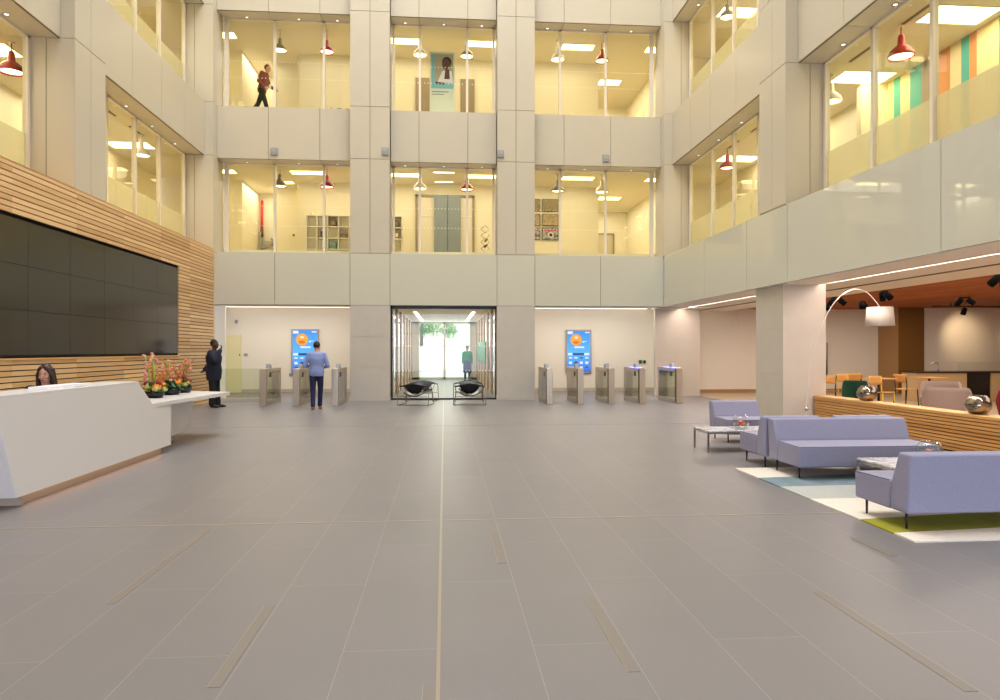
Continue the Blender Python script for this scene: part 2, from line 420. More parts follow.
wb = struct('wall_back')
mb = MB(); panels(mb, 'X', YP, 1, [-XP,-4.95,-2.78,-1.61,1.57,2.715,4.72,XP], (Z0,Z1), 'band', .03); mb.box(-XP, XP, YP+.1, YF+.4, Z0+.01, Z1, 'clad'); mb.build('glass_cladding', wb)
# solid slab behind the band and the spandrels (also the floors of the upper storeys)
for nm, (c, d) in (('spandrel', (7.15,8.70)), ('spandrel', (11.52,13.0))):
    mb = MB()
    for (a, b, cuts) in ((0,0,[-XP,-5.2,-3.7,-2.78]), (0,0,[-1.61,-.765,.705,1.57]), (0,0,[2.715,3.65,5.1,XP])):
        panels(mb, 'X', YF, 1, cuts, (c,d))
    mb.build(nm, wb)
mb = MB()
for a, b in BACKP:
    panels(mb, 'X', YP, 1, [a,(a+b)/2,b], (Z1,7.15,8.70,11.52,13.0))
    mb.box(a+.004, b-.004, YP+.03, YF+REC+.05, Z1, 13, 'clad')
mb.build('pier', wb)
mb = MB(); panels(mb, 'X', YF, 1, [-XF,-3.5,0,3.5,XF], (13.0,16.6,20.3,24.0)); mb.build('upper_cladding', wb)
mb = MB()
for a, b in BACKP:
    for z0, z1 in ((.12,1.0),(1.0,1.9),(1.9,Z0)):
        mb.box(a, b, YP, YF+.7, z0+.003, z1-.003, 'stone')
    mb.box(a+.02, b-.02, YP+.02, YF+.68, 0.12, Z0, 'stone')
    mb.box(a-.01, b+.01, YP-.015, YF+.7, 0, .12, 'stone')
mb.build('stone_pier', wb)
mb = MB()
for k, z in enumerate((7.15, 11.52)):
    for (a, b), cuts in (((-XP,-2.78),[-XP,-5.2,-3.7,-2.78]), ((-1.61,1.57),[-1.61,-.765,.705,1.57]), ((2.715,XP),[2.715,3.65,5.1,XP])):
        for p, q in zip(cuts, cuts[1:]): mb.box(p+.006, q-.006, YF+.05, YF+REC+.1, z+.0, z+.05, 'soffit')
        mb.box(a, b, YF+.2, YF+REC+.1, z+.02, z+.08, 'joint')
mb.build('soffit', wb)

def side(sg):
    nm = 'wall_right' if sg > 0 else 'wall_left'
    w = struct(nm)
    joints = [YN,-3,-1.5,0,1.5,3,4.5,5.7,6.85,8.68,10.18,11.68,13.26,14.42,16.2,17.8,19.3,20.87]
    for c, d in ((7.15,8.70),(11.52,13.0)):
        mb = MB(); panels(mb, 'Y', sg*XF, sg, joints, (c,d)); mb.build('spandrel', w)
    mb = MB(); panels(mb, 'Y', sg*XF, sg, [YN,-3,2,7,12,17,YF], (13.0,16.6,20.3,24.0)); mb.build('upper_cladding', w)
    mb = MB()
    for a, b in SIDEP:
        panels(mb, 'Y', sg*XP, sg, [a,(a+b)/2,b], (Z1+.02,7.15,8.70,11.52,13))
        for z0, z1 in ((Z1,7.15),(7.15,8.70),(8.70,11.52),(11.52,13)):
            mb.box(sg*(XP+.012), sg*7.17, a, b, z0+.006, z1-.006, 'clad'); mb.box(sg*7.184, sg*7.5, a, b, z0+.006, z1-.006, 'clad')
        mb.box(sg*(XP+.03), sg*7.5, a+.012, b-.012, Z1, 13, 'joint')
    mb.build('pier', w)
    mb = MB()   # corner column
    for z0, z1 in ((Z1+.01,7.15),(7.15,8.70),(8.70,11.52),(11.52,13)):
        mb.box(sg*XP, sg*7.2, 20.87, YF+REC+.02, z0+.006, z1-.006, 'clad'); mb.box(sg*7.212, sg*7.5, 20.87, YF+REC+.02, z0+.006, z1-.006, 'clad')
    mb.box(sg*(XP+.012), sg*7.5, 20.882, YF+REC, Z1, 13, 'joint')
    mb.build('corner_column', w)
    mb = MB()
    for z in (7.15, 11.52):
        cuts = [YN,-3,0,3,5.7,6.85,8.68,10.18,11.68,13.26,14.42,16.2,17.8,19.3,20.87]
        for p, q in zip(cuts, cuts[1:]): mb.box(sg*(XF+.05), sg*(XF+REC), p+.006, q-.006, z, z+.05, 'soffit')
        mb.box(sg*(XF+.2), sg*(XF+REC), YN, 21.9, z+.02, z+.08, 'joint')
    mb.build('soffit', w)
    return w
wl = side(-1); wr = side(1)
mb = MB(); panels(mb, 'Y', XB, 1, [YN,.5,4.7,8.95,13.2,15.05,17.6,YP-.01], (Z0,Z1), 'band', .03); mb.build('glass_cladding', wr)

# upper window bays
wn = [0]
def window(axis, plane, sg, a, b, mulls, z0, z1, film=None, dotz=()):
    wn[0] += 1
    w = struct('window_%d' % wn[0])
    def bx(mb, u0, u1, d0, d1, c, d, m):
        if axis == 'X': mb.box(u0, u1, plane+d0, plane+d1, c, d, m)
        else: mb.box(plane+sg*d0, plane+sg*d1, u0, u1, c, d, m)
    mb = MB()
    if axis == 'X' and a < -5: bx(mb, a, a+.12, -.05, .06, z0-.1, z1+.02, 'frame')
    if axis == 'X' and b > 5: bx(mb, b-.12, b, -.05, .06, z0-.1, z1+.02, 'frame')
    for u in [a+.05]+list(mulls)+[b-.05]: bx(mb, u-.035, u+.035, -.04, .06, z0-.1, z1+.02, 'frame')
    bx(mb, a, b, -.04, .06, z1-.04, z1+.02, 'frame'); bx(mb, a, b, -.04, .06, z0-.14, z0-.04, 'frame')
    mb.build('frame', w)
    us = [a+.05]+list(mulls)+[b-.05]
    mb = MB()
    for p, q in zip(us, us[1:]): bx(mb, p+.03, q-.03, .0, .012, z0-.05, z1-.03, 'pane')
    mb.build('pane', w)
    if film:
        mb = MB()
        for p, q in zip(us, us[1:]): bx(mb, p+.035, q-.035, .016, .02, z0-.05, film, 'frost')
        mb.build('frosted_film', w)
    if dotz:
        mb = MB()
        for z in dotz:
            u = a+.16
            while u < b-.12:
                if min(abs(u-x) for x in us) > .06: bx(mb, u-.013, u+.013, -.006, -.002, z-.013, z+.013, 'dots')
                u += .105
        mb.build('dot_pattern', w)
for lv in (1, 2):
    z0, z1 = H[lv]; dz = (5.87,5.27) if lv == 1 else (10.25,9.75)
    window('X', YF+REC, 1, -6.62, -2.78, MULL_B[:2], z0, z1, None, dz)
    window('X', YF+REC, 1, -1.61, 1.57, MULL_B[2:4], z0, z1, None, dz)
    window('X', YF+REC, 1, 2.715, 6.6, MULL_B[4:], z0, z1, None, dz)
    for sg in (-1, 1):
        window('Y', sg*(XF+.55), sg, 14.42, 20.86, MULL_S, z0, z1, 5.38 if lv == 1 else 9.72)
        window('Y', sg*(XF+.55), sg, 6.85, 13.26, MULL_N, z0, z1, 5.38 if lv == 1 else 9.72)
        window('Y', sg*(XF+.55), sg, YN, 5.7, [-3.5,-2,-.5,1,2.5,4.2], z0, z1, 5.38 if lv == 1 else 9.72)

# upper storeys: floor slabs, ceilings, inner walls
for lv in (1, 2):
    zf = L1F if lv == 1 else L2F; zc = 7.23 if lv == 1 else 11.60
    mb = MB()
    zb = 3.2 if lv == 1 else 7.4
    sill = H[lv][0]-.06
    mb.box(-XF-REC-.1, XF+REC+.1, YF+.22, YF+REC+.1, zb, sill, 'iwall'); mb.box(-10.2, 10.2, YF+REC+.1, 30, zb, zf, 'iwall')
    for sg in (-1, 1):
        mb.box(sg*(XF+.22), sg*(XF+REC), YN, YF+.22, zb, sill, 'iwall'); mb.box(sg*(XF+REC), sg*10.2, YN, YF+REC+.1, zb, zf, 'iwall')
    sbuild(mb, 'floor_upper')
    mb = MB()
    mb.box(-10.2, 10.2, YF+REC+.1, 30, zc, zc+.15, 'iceil')
    for sg in (-1, 1): mb.box(sg*(XF+REC), sg*10.2, YN, YF+REC+.1, zc, zc+.15, 'iceil')
    for x in (-6.0,-4.5,-1.0,.2,3.2,4.4,5.9): mb.box(x-.42, x+.42, YF+REC+.16, YF+REC+.22, zc-.012, zc, 'joint')
    for sg in (-1, 1):
        for y in (8.3,9.8,11.3,12.9,15.8,17.4,19): mb.box(sg*8.0, sg*8.06, y-.42, y+.42, zc-.012, zc, 'joint')
    sbuild(mb, 'ceiling_upper')
    def wall(x0, x1, y0, y1, name): 
        mb = MB(); mb.box(x0, x1, y0, y1, zf, zc, 'iwall'); sbuild(mb, name)
    wall(-4.95, 5.3, 24.4, 24.55, 'wall_interior')
    wall(-5.9, -4.95, 25.2, 25.35, 'wall_interior'); wall(-5.05, -4.95, 24.55, 25.2, 'wall_interior')
    wall(-7.0, -5.9, 26.5, 26.65, 'wall_interior'); wall(-6.0, -5.9, 25.35, 26.5, 'wall_interior')
    wall(-6.95, -6.8, 24.2, 26.5, 'wall_interior'); wall(-10.2, -6.95, 24.2, 24.35, 'wall_interior')
    wall(5.3, 5.42, 24.4, 28.8, 'wall_interior'); wall(5.42, 7.7, 28.8, 28.95, 'wall_interior')
    wall(7.6, 7.75, 23.6, 28.8, 'wall_interior'); wall(7.75, 10.2, 23.6, 23.75, 'wall_interior')
    for sg in (-1, 1):
        wall(sg*9.5, sg*9.65, 14.5, 24.0, 'wall_interior'); wall(sg*9.5, sg*9.65, YN, 14.5, 'wall_interior')
        wall(sg*8.9, sg*9.5, 14.35, 14.5, 'wall_interior')
# coloured wall stripes along the near bays
def stripes(sg):
    mb = MB(); y = 8.0
    seq = [('teal',.22),('cream',.5),('teal',.16),('orange',.2),('taupes',.35),('orange',.75),('teal',.24),('cream',.3),('taupes',.28),('teal',.3),('cream',.5),('orange',.18),('teal',.2),('cream',.28),('orange',.5),('taupes',.3),('teal',.34),('cream',.3)]
    i = 0
    while y < 14.2:
        m, w_ = seq[i % len(seq)]; mb.box(sg*9.485, sg*9.5, y, min(y+w_,14.3), L1F, 7.22, m); y += w_; i += 1
    return mb
sbuild(stripes(1), 'wall_right_stripes'); sbuild(stripes(-1), 'wall_left_stripes')

# roof with its skylight opening frame, and the near end of the hall
mb = MB()
for x0, x1 in ((-10.2,-6.4),(6.4,10.2)): mb.box(x0, x1, YN, 30, 24.0, 24.3, 'white')
mb.box(-6.4, 6.4, 20.6, 30, 24.0, 24.3, 'white'); mb.box(-6.4, 6.4, YN, 3.6, 24.0, 24.3, 'white')
for y in range(7, 20, 4): mb.box(-6.4, 6.4, y-.12, y+.12, 24.05, 24.4, 'white')
sbuild(mb, 'ceiling')
mb = MB(); mb.box(-6.4, 6.4, 3.6, 20.6, 24.42, 24.44, 'frostblue'); sbuild(mb, 'window_30')
mb = MB(); mb.box(-10.2, -7, YN-.2, YN, 0, 24.0, 'clad'); mb.box(7, 20.4, YN-.2, YN, 0, 4, 'clad'); mb.box(7, 10.2, YN-.2, YN, 4, 24.0, 'clad'); mb.box(-7, 7, YN-.2, YN, 4, 24.0, 'clad')
sbuild(mb, 'wall_near')
w = struct('window_31')
mb = MB()
for k in range(8): mb.box(-7+2*k-.05, -7+2*k+.05, YN-.15, YN-.03, 0, 4, 'black')
for z in (0.05, 2.6, 3.95): mb.box(-7, 7, YN-.15, YN-.03, z-.05, z+.05, 'black')
mb.build('frame', w)
mb = MB(); mb.box(-7, 7, YN-.1, YN-.09, 0, 4, 'pane'); mb.build('pane', w)

# ------------------------------------------------------------------ left timber wall and video wall
VY0, VY1, VZ0, VZ1 = 8.04, 18.2, 1.42, 3.56
lw = struct('wall_left_timber')
mb = MB()
ZT = 4.43; n = 49; p = ZT/n
for k in range(n):
    z0 = k*p+.009; z1 = (k+1)*p-.009
    if z1 > VZ0-.02 and z0 < VZ1+.02:
        mb.box(-XW, -XW-.035, VY1+.03, YP, z0, z1, 'slat'); mb.box(-XW, -XW-.035, YN, VY0-.03, z0, z1, 'slat')
    else: mb.box(-XW, -XW-.035, YN, YP, z0, z1, 'slat')
mb.build('slats', lw)
mb = MB()
mb.box(-XW-.03, -XF-.25, YN, YP, 0, VZ0-.06, 'slatgap'); mb.box(-XW-.03, -XF-.25, YN, YP, VZ1+.05, ZT-.02, 'slatgap')
mb.box(-XW-.03, -XF-.25, VY1+.06, YP, VZ0-.06, VZ1+.05, 'slatgap'); mb.box(-XW-.03, -XF-.25, YN, VY0-.06, VZ0-.06, VZ1+.05, 'slatgap')
mb.box(-XW-.18, -XF-.25, VY0-.06, VY1+.06, VZ0-.06, VZ1+.05, 'bezel'); mb.box(-XW, -XF-.1, YP-.005, YP+.03, 0, ZT, 'slat')
mb.box(-XW-.0, -XF-.6, YN, YP, ZT-.02, ZT, 'oakcap')
mb.build('backing', lw)
mb = MB(); mb.box(-XW+.02, -XW-.12, VY0-.05, VY1+.03, VZ0-.075, VZ0-.05, 'oakcap'); mb.build('ledge', lw)
vw = thing('video_wall', 'large black switched-off video wall recessed in the timber slat wall', 'video wall', (-XW-.02, VY0, VZ0))
for c in range(8):
    for r in range(3):
        mb = MB(); y0 = c*1.27; z0 = r*.7133
        mb.box(-.06, .0, y0+.003, y0+1.267, z0+.003, z0+.7103, 'screen'); mb.build('screen_panel', vw)
mb = MB(); mb.box(-.10, -.062, -.03, 10.19, -.03, 2.17, 'bezel'); mb.build('mounting_frame', vw)

# ------------------------------------------------------------------ ground storey behind the back facade
mb = MB()
mb.box(-9.6, -1.75, 25.3, 25.45, 0, 3.05, 'white'); mb.box(1.75, 8.3, 25.3, 25.45, 0, 3.05, 'white'); mb.box(-9.6, -9.5, 21.2, 25.3, 0, 3.05, 'white')
sbuild(mb, 'wall_lobby')
mb = MB()
for a, b in ((-9.6,-1.75),(1.75,8.3)): mb.box(a, b, YF+.25, 25.4, 3.02, 3.1, 'white'); mb.box(a, b, YF+.03, YF+.25, Z0-.0, 3.1, 'white')
mb.box(-1.6, 1.6, YF+.05, 36.2, 2.94, 3.1, 'white')
sbuild(mb, 'ceiling_lobby')
mb = MB(); mb.box(-9.5, -1.75, 25.28, 25.3, 0, .12, 'stone'); mb.box(1.75, 8.0, 25.28, 25.3, 0, .12, 'stone'); sbuild(mb, 'baseboard_lobby')
mb = MB(); mb.box(-8.3, -6.69, 22.0, 22.12, 0, 3.02, 'white'); sbuild(mb, 'wall_left_column')
# right side columns
def column(name, x0, x1, y0, y1):
    mb = MB()
    for z0, z1 in ((.12,1.0),(1.0,1.93),(1.93,Z0+.01)): mb.box(x0, x1, y0, y1, z0+.003, z1-.003, 'stone')
    mb.box(x0+.01, x1-.01, y0+.01, y1-.01, 0, Z0+.02, 'stone'); mb.box(x0-.012, x1+.012, y0-.012, y1+.012, 0, .12, 'stone')
    sbuild(mb, name)
column('wall_right_column', 6.80, 7.70, 13.61, 14.84); column('wall_right_column', 6.80, 8.29, 22.2, 22.36); column('wall_right_column', 6.80, 7.70, 5.9, 7.1)
mb = MB(); mb.box(8.29, 15.5, 23.9, 24.05, 0, 3.2, 'white'); mb.box(8.9, 8.94, 23.86, 23.9, 0, 2.2, 'white'); mb.box(10.3, 13.9, 23.86, 23.9, 2.35, 3.0, 'white'); sbuild(mb, 'wall_lounge')
mb = MB(); mb.box(15.47, 15.5, 22.8, 23.9, 0, 3.1, 'brown2'); mb.box(15.48, 16.4, 22.78, 22.8, 0, 3.1, 'brown'); mb.box(15.5, 16.4, 22.8, 24, 0, 3.1, 'brown'); sbuild(mb, 'wall_lounge_bronze')  # lighter sheet paints the light on the bronze side face into its colour
mb = MB(); mb.box(16.4, 20.4, 22.9, 23.05, 0, 3.1, 'white'); mb.box(20.3, 20.4, 4.9, 22.9, 0, 3.1, 'white'); mb.box(8.3, 20.4, 4.9, 5.0, 0, 3.1, 'white'); sbuild(mb, 'wall_lounge_end')
mb = MB(); mb.box(8.29, 15.4, 23.85, 23.9, .0, .12, 'brown2'); sbuild(mb, 'baseboard_lounge')
mb = MB()
mb.box(XB+.03, 7.55, YN, 22.3, Z0, 3.05, 'white'); mb.box(7.71, 9.75, YN, 22.3, Z0+.02, 3.05, 'white'); mb.box(8.29, 9.75, 22.3, 24, Z0+.02, 3.05, 'white'); mb.box(7.55, 7.71, YN, 22.3, Z0+.12, 3.05, 'white')
mb.box(8.55, 8.58, YN, 24, Z0+.0, Z0+.02, 'joint')
sbuild(mb, 'ceiling_lounge_edge')
mb = MB()
x = 9.75
while x < 20.2: mb.box(x, x+.136, 4.9, 24, 2.95, 3.0, 'oakceil'); x += .14
mb.box(9.7, 20.4, 4.9, 24, 2.99, 3.1, 'slatgap')
sbuild(mb, 'ceiling_lounge_timber')
LEDS = []
for y0, y1 in ((7.2,13.55),(14.9,22.1),(0,5.8)):
    mb = MB(); mb.box(7.57, 7.69, y0, y1, Z0+.03, Z0+.05, 'led'); tag(mb.build('linear_light'), {7.2:'long bright linear light in the soffit between the two near columns of the lounge', 14.9:'long bright linear light in the soffit behind the big stone column'}.get(y0, 'linear soffit light beyond the near stone column'), 'light')
for nm, a, b in (('turnstiles beside the timber wall', -7.6, -2.5), ('turnstiles near the lounge', 2.4, 7.4)):
    mb = MB(); mb.box(a, b, 25.12, 25.2, 3.0, 3.02, 'cove'); tag(mb.build('linear_light'), 'thin linear ceiling light over the '+nm, 'light')
for nm, x in (('timber wall', -1.1), ('lounge', 1.1)):
    mb = MB(); mb.box(x-.05, x+.05, 26.5, 35, 2.925, 2.94, 'led'); tag(mb.build('linear_light'), 'long ceiling strip light in the glazed corridor, on the %s side' % nm, 'light')
for nm, x0, x1 in (('above the man in a blue shirt', -4.9, -3.5), ('above the second and third turnstile from the glass doors', 3.6, 4.9)):
    t = thing('track_light', 'slim track with two small spots '+nm, 'spotlight', (x0, 22.6, 3.02), 0)
    mb = MB(); mb.box(0, x1-x0, -.02, .02, -.03, 0, 'lampwhite'); mb.build('track', t)
    for q in (.25, .8):
        mb = MB(); mb.cyl(((x1-x0)*q,0,-.03), ((x1-x0)*q,.02,-.12), .035, .04, 'spot'); mb.build('spot_head', t)

# glazed entrance and corridor
d = struct('door_1')
mb = MB()
for x0, x1, z0, z1 in ((-1.63,-1.555,0,2.84),(1.535,1.61,0,2.84),(-1.63,1.61,2.74,2.84),(-1.63,1.61,0,.05)): mb.box(x0, x1, YF+.0, YF+.09, z0, z1, 'black')
mb.build('frame', d)
mb = MB(); mb.box(-1.555, -.01, YF+.03, YF+.045, .05, 2.74, 'doorglass'); mb.box(.0, 1.535, YF+.03, YF+.045, .05, 2.74, 'doorglass'); mb.build('pane', d)
mb = MB()
for z in (1.62, .87):
    x = -1.45
    while x < 1.5: mb.box(x-.017, x+.017, YF+.022, YF+.027, z-.017, z+.017, 'dots'); x += .1
mb.build('dot_pattern', d)
mb = MB()
for sg in (-1, 1):
    mb.box(sg*1.66, sg*1.75, YF+.1, 36.2, 0, 3.0, 'corwall')
    y = 22.4
    while y < 36:
        mb.box(sg*1.63, sg*1.66, y, y+.55, 0, 2.94, 'timber'); mb.box(sg*1.645, sg*1.66, y+.75, y+1.5, .1, 2.9, 'band'); mb.box(sg*1.62, sg*1.66, y+1.6, y+1.68, 0, 2.94, 'doorframe'); y += 2.3
sbuild(mb, 'wall_corridor')
mb = MB(); mb.box(1.59, 1.61, 27.6, 33.5, 1.0, 1.85, 'greenpanel'); tag(mb.build('green_wall_strip'), 'long bright green strip on the corridor wall beyond the glass doors', 'notice board')  # flat green strip along the corridor wall
w = struct('window_32')
mb = MB()
for x in (-1.34, 0, 1.34): mb.box(x-.05, x+.05, 36.0, 36.1, 0, 2.94, 'frame')
for z in (.05, 2.9): mb.box(-1.66, 1.66, 36.0, 36.1, z-.05, z+.05, 'frame')
for sg in (-1,1): mb.box(sg*1.38, sg*1.75, 36.0, 36.12, 0, 2.94, 'corwall')
mb.build('frame', w)
mb = MB(); mb.box(-1.3, 1.3, 36.04, 36.05, .1, 2.86, 'doorglass'); mb.build('pane', w)
mb = MB(); mb.box(-1.29, 1.29, 36.055, 36.06, .1, 1.68, 'frostblue'); mb.build('frosted_film', w)
# street outside
mb = MB(); mb.box(-30, 30, 36.2, 90, -.25, -.05, 'pave'); sbuild(mb, 'street')
b = thing('building', 'pale building across the street seen through the far corridor window', 'building', (2.5, 75, -.05))
mb = MB(); mb.box(-7, 14, 0, 8, 0, 5.6, 'bldg'); mb.build('facade', b)
for x in (-5.5,-2.5,.5,3.5,6.5):
    for z in (1, 3.4):
        mb = MB(); mb.box(x, x+1.6, -.08, .0, z, z+1.5, 'bldgwin'); mb.build('window', b)
t = thing('street_tree', 'leafy green street tree outside the far corridor window', 'tree', (-.6, 44, -.05))
mb = MB(); mb.tube([(-.9,0,0),(-.85,.1,1.5),(-.8,0,3),(-.3,0,4.5)], [.13,.11,.1,.05], 'bark'); mb.tube([(-.85,0,2.4),(-.2,0,3.2),(.6,-.1,3.3),(1.2,-.2,2.7)], [.05,.04,.03,.015], 'bark'); mb.build('trunk', t)
mb = MB()
for k in range(1500):
    a = random.random(); c = random.choice([(-.5,0,3.7,1.2),(.6,-.2,3.4,.9),(-.1,-.3,3.0,.7),(.9,-.2,2.75,.5),(-.8,0,2.9,.6)])
    v = Vector((random.gauss(0,1),random.gauss(0,1),random.gauss(0,1))).normalized()*c[3]*random.random()**.4
    p = Vector(c[:3])+v; u = Vector((random.gauss(0,1),random.gauss(0,1),random.gauss(0,1))).normalized()*.07; q = u.orthogonal().normalized()*.05
    mb.quad([p-u, p+q, p+u, p-q], 'leaves')
mb.build('crown', t)

# lobby door, plates, low glass screen
d = struct('door_2', (-7.65, 25.27, 0))
mb = MB(); mb.box(0, .52, -.02, .02, .0, 2.02, 'dooryellow'); mb.build('leaf', d)
mb = MB(); mb.box(.46, .49, -.03, -.02, 1.3, 1.36, 'black'); mb.build('door_viewer', d)
ls = thing('glass_screen', 'low glass balustrade between the timber wall and the first turnstile', 'glass screen', (-6.6, 20.9, 0))
mb = MB(); mb.box(0, 1.65, 0, .015, .1, .96, 'glasslow'); mb.build('glass_panel', ls)
mb = MB(); mb.box(0, 1.65, -.03, .045, 0, .1, 'stone'); mb.build('base_channel', ls)
for nm, x, y, z, w_, h_, m, lab in (
   ('wall_plate', -6.98, 25.27, 1.33, .13, .1, 'plategrey', 'small grey switch plate on the lobby wall beside the pale yellow door'),
   ('wall_plate', -7.3, 25.27, 2.5, .1, .12, 'plategrey', 'small grey box high on the lobby wall above the pale yellow door'),
   ('wall_plate', -5.4, 25.27, .62, .16, .1, 'plategrey', 'low socket plate on the lobby wall between the first two turnstiles'),
   ('safety_sign', 6.15, 22.19, 1.12, 0, 0, None, None)):
    if m is None: continue
    mb = MB(); mb.box(x-w_/2, x+w_/2, y, y+.02, z-h_/2, z+h_/2, m, .004); tag(mb.build(nm), lab, 'switch plate')
s = thing('safety_sign', 'small green and dark sign pair on the lobby wall beside the stone column', 'sign', (7.25, 25.28, 1.0))
mb = MB(); mb.box(-.12, .0, -.012, .01, 0, .13, 'signgreen'); mb.build('green_plate', s)
mb = MB(); mb.box(.05, .14, -.012, .01, .01, .12, 'slatgap'); mb.build('dark_plate', s)

# display totems on the lobby wall
def display(x, lab):
    t = thing('display_screen', lab, 'display screen', (x, 25.22, 1.45))
    mb = MB(); mb.box(-.47, .47, 0, .07, -.79, .79, 'screenframe', .01); mb.build('surround', t)
    mb = MB(); mb.box(-.43, .43, -.008, .0, -.75, .75, 'weather'); mb.build('screen', t)
    sc = t.children[-1]
    y = -.012
    mb = MB(); mb.cyl((-.1,y+.003,.42),(-.1,y,.42), .21, .21, 'scorange', 28, False); mb.build('sun_icon', sc)
    mb = MB(); mb.ell((-.1,y-.002,.33), (.12,.003,.06), 'scred'); mb.build('glow_icon', sc)
    mb = MB(); mb.ell((-.1,y-.004,.5), (.07,.003,.035), 'scwhite'); mb.build('cloud_icon', sc)
    for x0, x1, z0, z1, m in ((-.41,-.22,.63,.73,'scwhite'),(.24,.4,.67,.71,'scwhite'),(.14,.2,.32,.37,'scwhite'),(.2,.3,.36,.38,'scwhite'),
        (-.16,.2,.12,.18,'scwhite'),(-.4,-.24,-.14,-.06,'scwhite'),(-.22,.2,-.14,-.06,'scnavy'),(.2,.38,-.14,-.06,'scwhite')):
        mb = MB(); mb.box(x0, x1, y, y+.003, z0, z1, m); mb.build('caption_bar', sc)
    for k in range(4):
        for z in (-.26,-.46,-.6):
            mb = MB(); mb.box(-.36+.2*k, -.25+.2*k, y, y+.003, z, z+(.05 if z != -.46 else .09), 'scwhite' if (k+int(z*100)) % 3 else 'scnavy'); mb.build('forecast_icon', sc)
display(-4.92, 'tall blue weather screen on the lobby wall behind the man in the blue shirt')
display(4.88, 'tall blue weather screen on the lobby wall behind the turnstiles near the lounge')

# ------------------------------------------------------------------ turnstiles
def turnstile(x, y, lab, lit=False):
    t = thing('turnstile', lab, 'turnstile', (x, y, 0), 0, 'speed gates in front of the lobby')
    L_ = 1.65
    mb = MB(); mb.box(-.085, .085, 0, .17, 0, 1.0, 'steel', .012); mb.box(-.086, -.05, .015, .155, .04, .97, 'steeldark'); mb.build('end_post', t)
    mb = MB(); mb.box(-.075, .075, .17, L_, .9, 1.0, 'steel', .008); mb.build('top_rail', t)
    mb = MB(); mb.box(-.075, .075, .17, L_, 0, .13, 'steel', .008); mb.build('bottom_rail', t)
    mb = MB(); mb.box(-.075, .075, L_, L_+.13, 0, 1.0, 'steel', .012); mb.build('end_post', t)
    mb = MB(); mb.box(-.06, .06, L_-.42, L_-.02, .13, .9, 'steeldark'); mb.build('motor_housing', t)
    for sg in (-1, 1):
        mb = MB(); mb.box(sg*.066, sg*.074, .17, L_, .13, .9, 'tglass'); gs = mb.build('glass_side', t)
        mb = MB(); mb.box(sg*.072, sg*.08, .42, .62, .76, .89, 'black', .003); mb.build('reader_window', gs)
    mb = MB(); mb.prism([(.5,1.0),(.78,1.0),(.74,1.09),(.56,1.12)], -.05, .05, 'plategrey', 'X', .006); mb.build('card_reader', t)
    if lit:
        mb = MB(); mb.box(-.078, .078, .18, 1.2, .985, 1.003, 'bluelight'); mb.build('status_light', t)
    return t
TX = [(-4.82,'first turnstile from the timber wall, standing clear of the glass balustrade'), (-3.95,'second turnstile from the timber wall, just beside the man in the blue shirt'), (-2.93,'third turnstile from the timber wall, next to the stone pier by the glass doors'),
      (2.88,'first turnstile on the lounge side, next to the stone pier by the glass doors'), (3.74,'second turnstile on the lounge side, in front of the blue weather screen'), (4.61,'middle one of the five turnstiles on the lounge side'),
      (5.48,'fourth turnstile on the lounge side, with a blue status light'), (6.53,'last turnstile beside the lounge column, with a blue status light')]
for i, (x, lab) in enumerate(TX): turnstile(x, 19.05, lab, i >= 6)

# ------------------------------------------------------------------ wire lounge chairs by the doors
def wire_chair(x, y, rz, lab):
    t = thing('lounge_chair', lab, 'chair', (x, y, 0), rz, 'low wire chairs by the glass doors')
    mb = MB()    # back: wide arms drooping to a rounded point, seen from behind; chair faces local +Y
    def back(u, v):
        s_ = (u-.5)*2; w_ = .43*(1-v)**1.0+.1*v*(1-v)
        if v < .12: w_ = .43
        wid = .40 if v < .12 else (.30 if v < .22 else .24*(1-((v-.2)/.8)**1.6)**.6+.02)
        zt = .57-.27*v
        return (s_*wid, .02+.16*v+.10*abs(s_)**2*(1 if v < .2 else .6), zt-.05*abs(s_)*(0 if v > .1 else 1)+.03*math.cos(s_*PI/2))
    mb.grid(back, 16, 10, 'blk', .012); mb.build('backrest', t)
    mb = MB(); mb.grid(lambda u, v: ((u-.5)*.56, .1+.52*v, .25+.05*v+.10*((u-.5)*2)**2), 12, 6, 'blk', .02); mb.build('seat', t)
    mb = MB()
    for sg in (-1, 1):
        mb.tube([(sg*.43,.12,.53),(sg*.44,.02,.02),(sg*.42,.0,.012),(sg*.4,.62,.012),(sg*.4,.66,.03),(sg*.37,.62,.33),(sg*.40,.4,.5),(sg*.43,.12,.53)], .009, 'steeldark', 8)
    mb.tube([(-.42,.0,.012),(.42,.0,.012)], .008, 'steeldark', 8); mb.tube([(-.38,.62,.3),(.38,.62,.3)], .008, 'steeldark', 8); mb.tube([(-.41,.05,.24),(.41,.05,.24)], .006, 'steeldark', 8)
    mb.build('frame', t)
wire_chair(-.86, 18.95, -.28, 'low black wire chair turned slightly, before the doors on the reception side')
wire_chair(.68, 18.98, -.02, 'low black wire chair with its back to the room, lounge side of the doors')
wire_chair(-.60, 20.95, PI-.2, 'low black wire chair facing the room against the glass, reception side of the doors')
wire_chair(.70, 20.95, PI, 'low black wire chair facing the room against the glass, lounge side of the doors')

